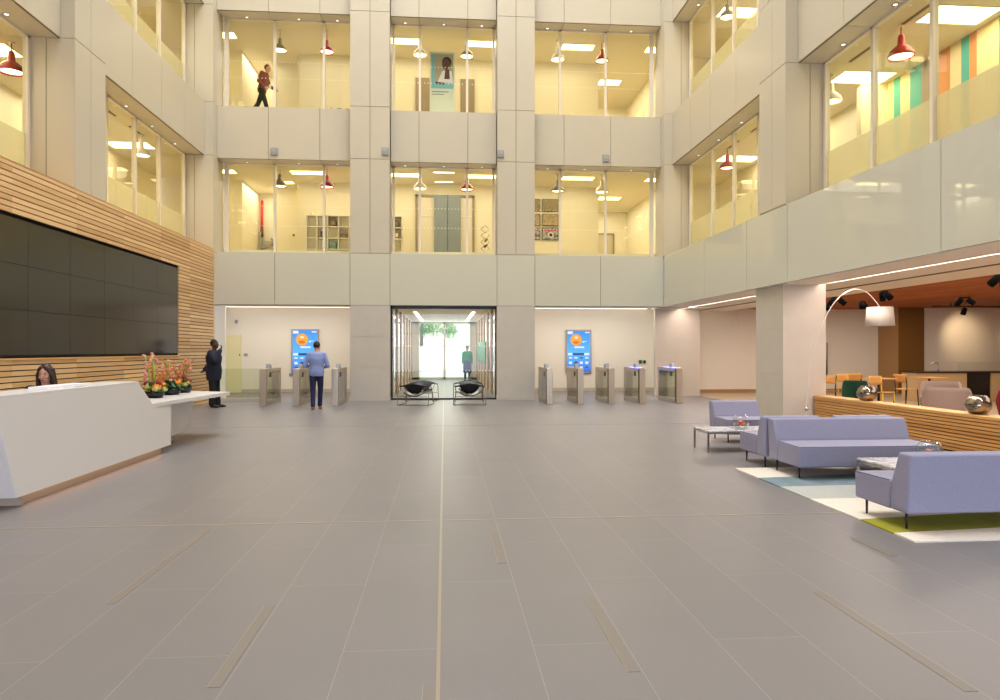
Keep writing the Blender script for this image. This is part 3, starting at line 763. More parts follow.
# ------------------------------------------------------------------ reception desk
dk = thing('reception_desk', 'long white angular reception desk in front of the timber slat wall', 'desk', (-4.03, 0, 0))
mb = MB()
face = [(6.95,.10),(6.66,.98),(6.72,1.04),(9.61,1.10),(10.06,.76),(10.70,.755),(10.70,.10)]
mb.prism([(6.95,.10),(6.62,1.06),(9.61,1.06),(10.06,.745),(10.70,.745),(10.70,.10)], -.05, 0, 'solid', 'X', .004)
mb.build('front_panel', dk)
mb = MB(); mb.prism([(6.95,.10),(6.62,1.06),(6.68,1.06),(7.01,.10)], -.80, -.05, 'solid', 'X'); mb.build('side_panel', dk)
mb = MB(); mb.box(-.43, .0, 6.62, 9.61, 1.06, 1.085, 'solid', .004); mb.box(-.8, -.30, 6.64, 9.5, .72, .76, 'solid'); mb.build('counter_top', dk)
mb = MB(); mb.box(-.15, -.08, 7.15, 10.55, 0, .12, 'plinth'); mb.box(-.8, -.05, 7.1, 7.16, 0, .10, 'plinth'); mb.build('plinth', dk)
mb = MB(); mb.prism([(0.0,10.03),(.02,10.7),(.24,12.75),(-.64,13.06),(-.66,9.62),(-.3,9.62)], .70, .76, 'solid', 'Z', .004); mb.build('wing_top', dk)
mb = MB(); mb.prism([(10.65,.10),(12.33,.10),(12.95,.70),(10.65,.70)], -.46, -.40, 'solid', 'X', .004); mb.box(-.46, -.05, 10.62, 10.70, .1, .7, 'solid'); mb.build('wing_leg', dk)
mb = MB(); mb.box(-.8, -.48, 10.7, 12.1, 0, .1, 'plinth'); mb.build('wing_plinth', dk)
mb = MB(); mb.box(-.079, -.053, 7.15, 10.5, .106, .112, 'ledplinth'); mb.build('plinth_light', dk)
pp = thing('paper_stack', 'loose white papers on the top of the reception desk', 'papers', (-4.22, 8.1, 1.085))
for k, (dx, dy, a) in enumerate(((0,-.3,.1),(.0,.0,-.12),(.02,.25,.05))):
    mb = MB(); mb.prism([(dx-.1,dy-.16+a*.1),(dx+.1,dy-.15-a*.1),(dx+.1,dy+.16-a*.1),(dx-.1,dy+.15+a*.1)], .002*k, .002*k+.03, 'paper', 'Z'); mb.build('sheet', pp)

def flowers(x, y, lab, seed, s=1.0):
    rnd = random.Random(seed)
    t = thing('flower_arrangement', lab, 'flowers', (x, y, .762), seed, 'three flower bowls on the desk wing')
    mb = MB(); mb.lathe([(.06,0),(.12,.005),(.145,.05),(.15,.10),(.135,.10),(.125,.05),(.02,.02)], 'blk'); mb.build('bowl', t)
    mb = MB()
    for k in range(22):
        a = rnd.uniform(0,2*PI); r = rnd.uniform(.04,.16); h = rnd.uniform(.09,.22)
        rot = Matrix.Rotation(a,3,'Z') @ Matrix.Rotation(rnd.uniform(-.9,.9),3,'Y')
        mb.ell((r*math.cos(a),r*math.sin(a),h), (.075,.045,.008), 'leaf', 8, rot)
    mb.build('foliage', t)
    for nm, m, n, r0, h0, h1, sz in (('hydrangea_bloom','limebloom',3,.11,.13,.18,.06),('orange_bloom','orangebloom',4,.12,.13,.22,.036),('maroon_bloom','maroon',3,.10,.18,.26,.045)):
        for k in range(n):
            mb = MB(); a = rnd.uniform(0,2*PI); c = Vector((r0*math.cos(a), r0*math.sin(a), rnd.uniform(h0,h1)))
            for q in range(7):
                mb.ell(c+Vector((rnd.gauss(0,1),rnd.gauss(0,1),rnd.gauss(0,.8)))*sz*.42, (sz*.6,)*3, m, 8)
            mb.build(nm, t)
    for k in range(2):
        mb = MB(); bx_, by_ = (rnd.uniform(-.07,.07), rnd.uniform(-.07,.07)); ht = rnd.uniform(.5,.66)*s
        pts = [(bx_,by_,.08),(bx_*1.1,by_*1.1,ht*.6),(bx_*1.6+.03,by_*1.6,ht)]
        mb.tube(pts, .012 if k else .02, 'stem', 8, 4)
        for q in range(9):
            f = .35+.65*q/8; c = Vector((bx_*(1+.6*f)+rnd.uniform(-.05,.09), by_*(1+.6*f)+rnd.uniform(-.06,.06), ht*f))
            for w_ in range(4):
                mb.ell(c+Vector((rnd.gauss(0,.016),rnd.gauss(0,.016),rnd.gauss(0,.014))), (.026,.018,.02), 'pink', 7)
        mb.build('orchid_spike', t)
    mb = MB()
    for k in range(14):
        a = rnd.uniform(PI*.5,PI*1.6); r = rnd.uniform(.15,.42); ht = rnd.uniform(.35,.62)
        mb.tube([(0,0,.08),(r*.35*math.cos(a),r*.35*math.sin(a),ht*.6),(r*math.cos(a),r*math.sin(a),ht)], .005, 'twig', 5, 3)
    mb.build('twigs', t)
flowers(-4.48, 11.22, 'black bowl of orchids and orange blooms on the desk wing, next to the raised desk', 3, 1.05)
flowers(-4.5, 11.95, 'middle one of three orchid bowls on the white desk wing', 5, 1.0)
flowers(-4.53, 12.55, 'orchid bowl on the desk wing standing nearest to the man in a dark suit', 8, .9)

# ------------------------------------------------------------------ lounge: sofas, tables, rug
PROF = [(0.0,.135),(.0,.36),(.015,.375),(.52,.385),(.62,.64),(.78,.635),(.74,.14)]
def sofa(w_, name, lab, cat, loc, rz, seats=1):
    t = thing(name, lab, cat, loc, rz, None)
    # local: seat front at y=0, back at y=.78, x from 0 to w_
    mb = MB(); mb.prism([(0,.135),(-.01,.375),(.52,.385),(.50,.135)], 0, w_, 'sofa', 'X', .022, 3); seat = mb.build('seat', t)
    mb = MB(); mb.prism([(.505,.14),(.525,.39),(.62,.64),(.78,.635),(.735,.14)], 0, w_, 'sofa', 'X', .022, 3); mb.build('backrest', t)
    mb = MB(); mb.tube([(.004,-.006,.372),(.004,.50,.382)], .004, 'seam', 6); mb.tube([(w_-.004,-.006,.372),(w_-.004,.50,.382)], .004, 'seam', 6); mb.tube([(.01,-.008,.372),(w_-.01,-.008,.372)], .004, 'seam', 6); mb.build('piping', seat)
    for x in (.06, w_-.06):
        for y in (.09, .64):
            mb = MB(); mb.cyl((x,y,.0),(x,y,.137), .009, .012, 'legm', 10); mb.build('leg', t)
    return t
sofa(1.72, 'sofa', 'lilac-grey two-seat sofa facing the viewer on the blue end of the rug', 'sofa', (4.05, 7.74, .011), 0)
sofa(1.95, 'sofa', 'lilac-grey sofa seen from behind, over the olive stripe of the rug', 'sofa', (3.78+1.95, 6.19, .011), PI)
sofa(.74, 'armchair', 'lilac-grey armchair back to back with the two-seat sofa, at its rug-edge end', 'armchair', (4.04+.74, 9.32, 0), PI).scale = (1,1,1.03)
sofa(.74, 'armchair', 'lilac-grey armchair back to back with the two-seat sofa, at its slatted-partition end', 'armchair', (5.0+.74, 9.32, 0), PI).scale = (1,1,1.03)
sofa(.80, 'armchair', 'lilac-grey armchair standing alone in front of the big stone column', 'armchair', (4.52, 10.92, 0), 0)
def table(x0, x1, y0, y1, lab):
    t = thing('coffee_table', lab, 'coffee table', (x0, y0, 0.0)); w_, d_ = x1-x0, y1-y0
    mb = MB(); mb.box(0, w_, 0, d_, .30, .322, 'marble', .004); mb.build('marble_top', t)
    mb = MB()
    for x, y in ((0,0),(w_-.025,0),(0,d_-.025),(w_-.025,d_-.025)): pass
    mb.box(.0, w_, 0, .025, .275, .3, 'chrome'); mb.box(0, w_, d_-.025, d_, .275, .3, 'chrome'); mb.box(0, .025, .025, d_-.025, .275, .3, 'chrome'); mb.box(w_-.025, w_, .025, d_-.025, .275, .3, 'chrome')
    mb.build('frame', t)
    for x, y in ((0,0),(w_-.025,0),(0,d_-.025),(w_-.025,d_-.025)):
        mb = MB(); mb.box(x, x+.025, y, y+.025, 0, .275, 'chrome'); mb.build('leg', t)
    return t
table(3.82, 5.0, 9.92, 10.5, 'low marble-topped table in front of the lone far armchair')
table(4.45, 5.75, 6.6, 7.25, 'low marble-topped table between the two sofas on the rug').location.z = .012
def vase(x, y, z, lab, m, s=1):
    t = thing('glass_bowl', lab, 'bowl', (x, y, z))
    mb = MB(); r = .125*s
    prof = [(.05*s,0),(.09*s,.012),(r,.10*s),(.118*s,.155*s),(.085*s,.205*s),(.08*s,.203*s),(.112*s,.155*s),(r-.006,.10*s),(.085*s,.02),(.0,.016)]
    mb.lathe(prof, 'clear'); mb.build('bowl', t)
    rnd = random.Random(int(x*100)); mb = MB()
    for k in range(12):
        a = rnd.uniform(0,2*PI); q = rnd.uniform(0,.06*s); mb.ell((q*math.cos(a),q*math.sin(a),.05+rnd.uniform(0,.06)), (.03,.024,.018), random.choice(m), 8)
    mb.build('petals', t)
    mb = MB()
    for k in range(5):
        a = rnd.uniform(0,2*PI); mb.ell((.05*math.cos(a),.05*math.sin(a),.05), (.035,.02,.006), 'leaf', 8, Matrix.Rotation(a,3,'Z'))
    mb.build('leaf_sprig', t)
vase(4.42, 10.15, .322, 'round clear glass bowl of orange flowers on the far marble table', ['orangebloom','redbloom','orangebloom'])
vase(5.1, 7.0, .334, 'round clear glass bowl of red and white flowers on the near marble table', ['redbloom','paper','pink'])
rg = thing('rug', 'large cream rug with blue, pale grey and olive stripes under the sofas', 'rug', (3.65, 5.17, 0))
def rugpart(nm, pts, m):
    mb = MB(); mb.prism(pts, .0, .011, m, 'Z'); mb.build(nm, rg)
W_ = 3.1
rugpart('cream_field', [(0,0),(W_,.05),(W_,.55),(0,.26)], 'rugcream')
rugpart('olive_stripe', [(0,.26),(W_,.55),(W_,1.15),(0,.72)], 'rugolive')
rugpart('cream_field', [(0,.72),(W_,1.15),(W_,1.55),(0,1.57)], 'rugcream')
rugpart('grey_stripe', [(0,1.57),(W_,1.55),(W_,2.3),(0,2.2)], 'rugpale')
rugpart('blue_stripe', [(0,2.2),(W_,2.3),(W_,3.1),(0,2.72)], 'rugblue')
rugpart('cream_field', [(0,2.72),(W_,3.1),(W_,3.4),(0,3.4)], 'rugcream')

# low slatted partition with metallic bowls, arc lamp
pt = thing('low_partition', 'low oak slatted partition between the lounge seats and the cafe', 'partition', (7.44, 5.0, 0))
mb = MB(); k = 0; z = .02
while z < .53: mb.box(0, .03, 0, 8.58, z+.006, z+.046, 'oak'); mb.box(.29, .32, 0, 8.58, z+.006, z+.046, 'oak'); mb.box(.03, .29, 8.55, 8.58, z+.006, z+.046, 'oak'); z += .052
mb.build('slats', pt)
mb = MB(); mb.box(.028, .292, .02, 8.552, 0, .54, 'slatgap'); mb.build('core', pt)
mb = MB(); mb.box(-.01, .33, 0, 8.59, .54, .585, 'oakcap', .004); mb.build('cap', pt)
def mbowl(y, lab):
    t = thing('mercury_bowl', lab, 'bowl', (7.6, y, .585), 0, 'metallic glass bowls on the low partition')
    mb = MB(); mb.lathe([(.06,0),(.12,.015),(.165,.09),(.17,.14),(.145,.215),(.10,.265),(.092,.262),(.13,.215),(.15,.14),(.1,.03),(.0,.02)], 'mercury'); mb.build('bowl', t)
    rnd = random.Random(3); mb = MB()
    for k in range(9):
        a = rnd.uniform(0,2*PI); mb.ell((.05*math.cos(a),.05*math.sin(a),.235+rnd.uniform(0,.02)), (.04,.025,.008), 'leaf', 8, Matrix.Rotation(a,3,'Z'))
    mb.build('leaf_filling', t)
mbowl(12.07, 'mirrored glass bowl on the oak partition close to the arc lamp')
mbowl(9.43, 'mirrored glass bowl on the oak partition in front of the red chair')
al = thing('arc_lamp', 'white arc floor lamp with a drum shade bending over the oak partition', 'floor lamp', (6.84, 12.8, 0))
mb = MB(); mb.lathe([(.0,0),(.2,0),(.2,.03),(.18,.04),(0,.04)], 'arc'); mb.build('base', al)
mb = MB(); mb.tube([(0,0,.03),(.01,0,.4),(.09,0,1.2),(.22,0,1.75),(.42,0,2.18),(.66,0,2.5),(.95,0,2.66),(1.22,0,2.6),(1.42,0,2.4),(1.48,0,2.3)], .010, 'arc', 10, 5); pole = mb.build('pole', al)
mb = MB(); mb.cyl((.012,0,.34),(.012,0,.42), .022, .022, 'chrome'); mb.cyl((.012,-.02,.38),(.012,-.07,.38), .01, .014, 'chrome'); mb.build('height_knob', pole)
mb = MB(); mb.lathe([(.23,.36),(.258,0),(.254,0),(.226,.36)], 'shade', (1.48,0,1.96), 36, True); shd = mb.build('lamp_shade', al)
mb = MB(); mb.ell((1.48,0,2.12), (.05,.05,.07), 'innerlamp'); mb.cyl((1.48,0,2.18),(1.48,0,2.31), .012, .012, 'arc'); mb.tube([(1.253,0,2.31),(1.707,0,2.31)], .004, 'arc', 6); mb.build('bulb', shd)

# ------------------------------------------------------------------ cafe
def cafe_chair(x, y, rz, lab, frame='black'):
    t = thing('cafe_chair', lab, 'chair', (x, y, .006), rz, 'plywood cafe chairs')
    mb = MB(); mb.grid(lambda u, v: ((u-.5)*.40, -.2+.4*v, .45+.012*((u-.5)*2)**2-.015*v), 8, 6, 'birch', .014); mb.build('seat', t)
    mb = MB(); mb.grid(lambda u, v: ((u-.5)*.42, .19+.05*v-.035*((u-.5)*2)**2+.03, .62+.22*v), 10, 4, 'birch', .014); mb.build('backrest', t)
    for sg in (-1, 1):
        mb = MB(); mb.tube([(sg*.18,-.18,.44),(sg*.2,-.2,0)], .015, frame, 8); mb.build('leg', t)
        mb = MB(); mb.tube([(sg*.19,.24,0),(sg*.18,.18,.44),(sg*.19,.22,.84)], .015, frame, 8); mb.build('leg', t)
    return t
def cafe_table(x, y, lab):
    t = thing('cafe_table', lab, 'table', (x, y, .006))
    mb = MB(); mb.box(-.32, .32, -.32, .32, .72, .75, 'birch', .006); mb.build('table_top', t)
    mb = MB(); mb.cyl((0,0,.03),(0,0,.72), .035, .03, 'black'); mb.build('column', t)
    mb = MB(); mb.lathe([(0,0),(.24,0),(.22,.02),(.04,.035),(0,.035)], 'black'); mb.build('foot', t)
cafe_chair(9.8, 17.4, -1.2, 'birch cafe chair half hidden behind the big stone column')
cafe_chair(10.95, 18.2, .3, 'birch cafe chair behind the green tub chair', 'yellow')
cafe_chair(11.45, 18.9, 2.9, 'birch cafe chair at the far side of the table, above the mirrored bowl')
cafe_chair(10.85, 16.6, .25, 'yellow-framed cafe chair directly behind the mirrored bowl', 'yellow')
cafe_chair(12.45, 18.0, 1.8, 'birch cafe chair with black legs in front of the bronze wall panel')
cafe_table(11.5, 17.75, 'square birch cafe table behind the green tub chair')
cafe_table(13.25, 18.2, 'square birch cafe table behind the warm grey chairs')
def tub(x, y, rz, m, lab, name='tub_chair', s=1.0, h=.76):
    t = thing(name, lab, 'chair', (x, y, .006), rz)
    mb = MB()
    def sh(u, v):
        a = PI*(-.12+1.24*u); k = max(0, math.sin(a)); top = .5+(h-.5)*min(1, k*2.0)
        r = .36*s+.06*v
        return (r*math.cos(a), r*math.sin(a)*.95, .24+(top-.24)*v)
    mb.grid(sh, 28, 8, m, .06); mb.build('shell', t)
    mb = MB(); mb.lathe([(0,.24),(.30*s,.24),(.34*s,.30),(.33*s,.40),(.28*s,.44),(0,.45)], m); mb.build('seat', t)
    for k in range(4):
        a = PI/4+k*PI/2; mb = MB(); mb.cyl((.3*s*math.cos(a),.3*s*math.sin(a),0),(.24*s*math.cos(a),.24*s*math.sin(a),.26), .012, .018, 'birch'); mb.build('leg', t)
tub(9.6, 15.7, 2.55, 'green', 'bottle-green felt tub chair behind the oak partition', s=.62, h=.78)
tub(9.6, 12.7, 2.49, 'grey', 'warm grey rounded tub chair just behind the oak partition', s=1.0, h=.78)
tub(10.45, 14.0, -.65, 'grey', 'warm grey rounded tub chair facing the partition, behind the other grey one', s=.95, h=.82)
tub(10.35, 11.75, 2.4, 'redfelt', 'crimson felt tub chair behind the mirrored bowl farther along the oak partition', s=1., h=.78)
cn = thing('service_counter', 'tan cafe counter with a dark top under the glowing wall', 'counter', (13.55, 19.1, 0))
mb = MB(); mb.box(0, 1.5, 0, .7, .0, .84, 'counter'); mb.box(2.25, 6, 0, .7, 0, .84, 'counter'); mb.build('front_panel', cn)
mb = MB(); mb.box(1.5, 2.25, .05, .7, 0, .84, 'countertop'); mb.build('dark_bay', cn)
mb = MB(); mb.box(-.05, 6.05, -.05, .75, .84, .885, 'countertop', .005); mb.build('counter_top', cn)
mb = MB(); mb.box(1.3, 4.5, .1, .115, .885, 1.13, 'clear'); mb.box(1.3, 4.5, .1, .45, 1.13, 1.145, 'clear'); mb.build('glass_guard', cn)
mb = MB(); mb.tube([(.85,.3,.885),(.85,.3,1.08),(.8,.3,1.13),(.66,.3,1.12),(.64,.3,1.05)], .014, 'chrome', 8, 3); mb.build('tap', cn)
sl = [(10.72,18.4,'above the arc lamp, farther from the wood edge'),(12.4,19.9,'above the drum shade, second from the far wall'),(10.75,16.35,'above the lamp shade near the stone column'),(14.2,18.1,'in front of the glowing wall'),(11.7,20.9,'closest to the white cafe wall'),(10.6,12.6,'at the very edge of the photo')]
for k, (x, y, l) in enumerate(sl):
    t = thing('ceiling_spotlight', 'twin black ceiling spotlight '+l, 'spotlight', (x, y, 2.95), k*.7, 'twin spots on the timber ceiling')
    mb = MB(); mb.box(-.12, .12, -.03, .03, -.03, 0, 'spot'); mb.build('mount', t)
    for sg in (-1, 1):
        mb = MB(); mb.cyl((sg*.11,0,-.03),(sg*.11,0,-.09), .02, .02, 'spot'); mb.cyl((sg*.08,.02,-.06),(sg*.22,-.05,-.20), .075, .075, 'spot'); mb.build('spot_head', t)
t = thing('track_light', 'black ceiling track with two single spots in front of the glowing cafe wall', 'spotlight', (15.4, 20.2, 2.95))
mb = MB(); mb.box(-.6, 3, -.03, .03, -.13, -.1, 'spot'); mb.cyl((0,0,-.1),(0,0,.0), .015, .015, 'spot'); mb.cyl((2.5,0,-.1),(2.5,0,.0), .015, .015, 'spot'); mb.build('track', t)
for x in (.45, 1.75):
    mb = MB(); mb.cyl((x,0,-.13),(x,.0,-.2), .02, .02, 'spot'); mb.cyl((x,0,-.18),(x,.08,-.36), .07, .075, 'spot'); mb.build('spot_head', t)
mb = MB(); mb.box(11.25, 11.6, 23.84, 23.86, 1.65, 1.85, 'paper', .004); mb.box(11.29, 11.56, 23.835, 23.84, 1.73, 1.77, 'doorframe'); tag(mb.build('notice_plate'), 'small white notice on the white cafe wall', 'sign')
mb = MB(); mb.box(13.46, 13.53, 23.79, 23.86, .5, 1.75, 'chrome', .01); tag(mb.build('door_pull'), 'long steel pull handle on the cafe wall beside the stone column', 'handle')
mb = MB(); mb.box(8.32, 8.45, 23.75, 23.86, .12, .42, 'brown', .01); tag(mb.build('door_stop_post'), 'short bronze post at the foot of the wall by the far stone column', 'post')

# ------------------------------------------------------------------ pendants, ceiling panels, downlights, plates
def pendant_proto():
    pass
PB = {}
def pendant(x, y, zb, zc, col, lab, grp):
    t = thing('pendant_lamp', lab, 'pendant lamp', (x, y, zb), 0, grp)
    key = (col,)
    if key not in PB:
        mb = MB(); mb.lathe([(.215,0),(.22,.03),(.19,.11),(.12,.18),(.065,.22),(.055,.36),(.035,.40),(.028,.40),(.05,.35),(.06,.22),(.11,.175),(.18,.1),(.21,.03),(.208,0)], col, seg=28, close=True); PB[key] = mb.mesh('shade')
        if 'b' not in PB:
            mb = MB(); mb.lathe([(0,.035),(.195,.03),(.195,.04),(0,.05)], 'bulb', seg=24); PB['b'] = mb.mesh('diffuser')
    for nm, me in (('lamp_shade', PB[key]), ('diffuser', PB['b'])):
        o = bpy.data.objects.new(nm, me); COL.objects.link(o); o.parent = t
    mb = MB(); mb.cyl((0,0,.39),(0,0,zc-zb-.02), .012, .012, col, 8); mb.cyl((0,0,zc-zb-.03),(0,0,zc-zb), .05, .05, 'lampwhite', 12); mb.build('stem', t)
cname = {'taupe':'taupe','red':'red','lampwhite':'white'}
bays = ['bay nearest the timber wall','bay above the glass doors','bay nearest the lounge']
for lv, cols in ((2, ['taupe','red','lampwhite','taupe','lampwhite','red']), (1, ['taupe','red','lampwhite','red','taupe','lampwhite'])):
    for k, (x, c) in enumerate(zip((-5.18,-3.72,-.78,.715,3.68,5.14), cols)):
        pendant(x, 22.6, 10.95 if lv == 2 else 6.66, 11.6 if lv == 2 else 7.23, c, '%s dome pendant in %s back windows, %s' % (cname[c], 'upper' if lv == 2 else 'lower', bays[k//2]), 'dome pendants behind the windows')
for x, y, lv, c, lab in ((8.03,11.75,1,'red','big red dome pendant in the near window above the lounge'), (8.03,14.0,1,'lampwhite','white dome pendant partly hidden by the pier in the near lounge-side window'),
    (8.03,19.35,1,'red','red dome pendant in the lower far window on the lounge side'), (8.03,19.35,2,'taupe','taupe dome pendant in the upper far window on the lounge side'),
    (-8.03,13.7,1,'red','red dome pendant in the near window above the video wall'), (-8.03,19.3,1,'lampwhite','white dome pendant in the lower far window above the timber wall'),
    (-8.03,19.3,2,'lampwhite','white dome pendant in the upper far window above the timber wall')):
    pendant(x, y, 6.66 if lv == 1 else 10.95, 7.23 if lv == 1 else 11.6, c, lab, 'dome pendants behind the windows')
def cpanel(x, y, lv, w_, d_, lab):
    zc = 7.23 if lv == 1 else 11.6
    t = thing('ceiling_light', lab, 'ceiling light', (x, y, zc), 0, 'recessed light panels in the office ceilings')
    mb = MB(); mb.box(-w_/2, w_/2, -d_/2, d_/2, -.014, -.006, 'panel'); mb.build('diffuser', t)
    mb = MB()
    for a, b, c, d in ((-w_/2-.02,w_/2+.02,-d_/2-.02,-d_/2),(-w_/2-.02,w_/2+.02,d_/2,d_/2+.02),(-w_/2-.02,-w_/2,-d_/2,d_/2),(w_/2,w_/2+.02,-d_/2,d_/2)): mb.box(a, b, c, d, -.016, 0, 'lampwhite')
    mb.build('frame', t)
for lv, nm in ((1,'lower'),(2,'upper')):
    for x, b in ((-7.22,'at the corner over the timber wall'),(-1.33,'above the glass doors, timber-wall end'),(1.27,'above the glass doors, lounge end'),(4.43,'in the bay nearest the lounge'),(7.28,'at the corner over the lounge')):
        cpanel(x, 23.05, lv, 1.05, .42, 'bright ceiling panel behind the %s back windows %s' % (nm, b))
cpanel(-4.4, 23.0, 1, 1.05, .42, 'bright ceiling panel behind the lower back windows above the bookshelf')
cpanel(-.02, 22.62, 1, .65, .12, 'short slim ceiling light above the slate grey double door'); cpanel(-.02, 23.9, 1, .6, .1, 'short slim ceiling light over the frame of the slate grey double door')
cpanel(6.2, 26.0, 1, .8, .5, 'bright ceiling panel deep in the lower corridor on the lounge side'); cpanel(6.2, 26.0, 2, .8, .5, 'bright ceiling panel deep in the upper corridor on the lounge side')
cpanel(-5.4, 24.4, 1, .5, .3, 'small ceiling panel over the corridor with the red pipe')
for sg, sn in ((-1,'timber-wall'),(1,'lounge')):
    for lv, nm in ((1,'lower'),(2,'upper')):
        for y, l in ((20.3,'far'),(17.1,'middle'),(14.05,'pier'),(11.3,'near'),(8.3,'nearest')):
            cpanel(sg*8.75, y, lv, 1.1, .6, 'bright ceiling panel in the %s %s-side offices, %s bay' % (nm, sn, l))
def downlight(x, y, z, lab):
    t = thing('downlight', lab, 'downlight', (x, y, z), 0, 'recessed soffit downlights')
    if 'dl' not in PB:
        mb = MB(); mb.lathe([(.035,-.006),(.06,-.008),(.062,0),(.035,0)], 'trimring', seg=16, close=True); PB['dr'] = mb.mesh('ring')
        mb = MB(); mb.lathe([(0,-.003),(.035,-.003),(.035,0),(0,0)], 'dl', seg=12); PB['dl'] = mb.mesh('lens')
    for nm, k in (('ring','dr'),('lens','dl')):
        o = bpy.data.objects.new(nm, PB[k]); COL.objects.link(o); o.parent = t
ordn = ['first','second','third','fourth','fifth','sixth','seventh','eighth','ninth']
for z, nm in ((7.15,'lower'),(11.52,'upper')):
    for k, x in enumerate((-5.93,-4.4,-3.25,-1.2,-.02,1.15,3.2,4.37,5.85)):
        downlight(x, 21.62, z, '%s downlight from the timber-wall end over the %s back windows' % (ordn[k], nm))
    for sg, sn in ((-1,'timber-wall'),(1,'lounge')):
        for k, y in enumerate((10.9,12.4,15.6,16.85,18.3,19.8)):
            downlight(sg*7.35, y, z, '%s downlight from the near end, %s soffit, %s side' % (ordn[k], nm, sn))
for x, z, lab in ((-5.02,7.38,'over the bay nearest the timber wall'),(-1.75,7.38,'on the pier left of the glass doors'),(1.67,7.38,'on the pier edge right of the doors'),(4.94,7.39,'over the bay nearest the lounge')):
    t = thing('sensor_plate', 'small square grey device on the back facade '+lab, 'sensor', (x, (YP if abs(x) < 3 else YF)-.0, z))
    mb = MB(); mb.box(-.1, .1, -.05, .0, -.11, .11, 'plategrey', .01); mb.build('housing', t)
    mb = MB(); mb.box(-.07, .07, -.056, -.05, -.02, .08, 'greyequip'); mb.build('front_grille', t)
for sg, lab in ((-1,'round white wall fitting on the pier above the timber wall'),(1,'round white wall fitting on the pier above the lounge')):
    mb = MB(); mb.cyl((sg*(XF-.01),14.15,4.78),(sg*(XF-.06),14.15,4.78), .10, .09, 'lampwhite', 24); mb.cyl((sg*(XF-.06),14.15,4.78),(sg*(XF-.075),14.15,4.78), .05, .04, 'plategrey', 16); tag(mb.build('wall_speaker'), lab, 'wall fitting')

# ------------------------------------------------------------------ office contents
sh = thing('bookshelf', 'long white cube bookshelf behind the lower back window nearest the timber wall', 'bookshelf', (-4.65, 24.04, L1F))
mb = MB(); n = 9; pw = 3.2/n
for k in range(n+1): mb.box(k*pw-.012, k*pw+.012, 0, .34, 0, 1.5, 'lampwhite')
for z in (0.012,.36,.74,1.12,1.5): mb.box(-.012, 3.212, 0, .34, z-.012, z+.012, 'lampwhite')
mb.build('carcass', sh)
mb = MB(); mb.box(0, 3.2, .33, .345, 0, 1.5, 'iwall'); mb.build('back_panel', sh)
def item(nm, x, z, w_, h_, m, lab, cat):
    mb = MB(); mb.box(x-w_/2, x+w_/2, 24.1, 24.28, z, z+h_, m, .01); mb.box(x-w_*.3, x+w_*.3, 24.09, 24.1, z+h_*.25, z+h_*.75, 'taupe' if m != 'taupe' else 'cream'); tag(mb.build(nm), lab, cat)
item('storage_box', -3.76, 5.683, .2, .24, 'steeldark', 'dark square box in the top row of the long white bookshelf', 'box')
item('book', -4.12, 5.303, .12, .22, 'navytr', 'blue book in the middle row of the long white bookshelf', 'book')
item('ornament', -3.40, 5.303, .2, .14, 'brown', 'brown box ornament in the middle row of the long white bookshelf', 'ornament')
item('ornament', -3.76, 4.923, .2, .22, 'teal', 'teal box ornament in the lower row of the long white bookshelf', 'ornament')
item('book', -1.63, 5.683, .12, .26, 'steeldark', 'brown book in the bookshelf end visible in the door bay, top row', 'book'); item('book', -1.63, 5.303, .14, .24, 'taupe', 'taupe book in the bookshelf end visible in the door bay, middle row', 'book')
tp = thing('teapot', 'small white pot standing on top of the long white bookshelf', 'teapot', (-4.5, 24.2, 6.063))
mb = MB(); mb.lathe([(0,0),(.05,0),(.075,.05),(.06,.1),(.02,.12),(0,.125)], 'lampwhite'); mb.build('body', tp)
mb = MB(); mb.tube([(.06,0,.04),(.1,0,.08),(.11,0,.11)], .012, 'lampwhite', 8, 3); mb.build('spout', tp)
d = struct('door_3', (0.1, 24.3, L1F))
mb = MB(); mb.box(-1.1, -1.02, 0, .1, 0, 2.32, 'doorframe'); mb.box(.86, .94, 0, .1, 0, 2.32, 'doorframe'); mb.box(-1.1, .94, 0, .1, 2.24, 2.32, 'doorframe'); mb.box(-1.02, .86, .04, .09, 0, 2.24, 'corwall'); mb.box(-1.02, .86, .02, .06, 1.56, 1.6, 'lampwhite'); mb.build('frame', d)
for a, b in ((-.46,-.01),(.01,.46)):
    mb = MB(); mb.box(a, b, -.06, -.01, 0.02, 2.31, 'greydoor', .006); mb.build('leaf', d)
rk = thing('brochure_rack', 'zigzag wire brochure rack beside the slate grey double door', 'brochure rack', (1.37, 23.6, L1F))
mb = MB()
for k in range(5):
    z = .15+.22*k
    mb.tube([(-.14,0,z),(.0,0,z+.13),(.14,0,z),(.0,0,z-.13),(-.14,0,z)], .008, 'steeldark', 6)
mb.box(-.15, .15, -.12, .12, 0, .012, 'steeldark'); mb.build('wire_frame', rk)
for k, m in enumerate(('redfelt','paper','blk','maroon','paper')):
    mb = MB(); mb.prism([(-.1+.02*k,.05+.19*k),(.06,.15+.19*k),(.09,.11+.19*k),(-.06+.02*k,.01+.19*k)], -.03, .03, m, 'Y'); mb.build('brochure', rk)
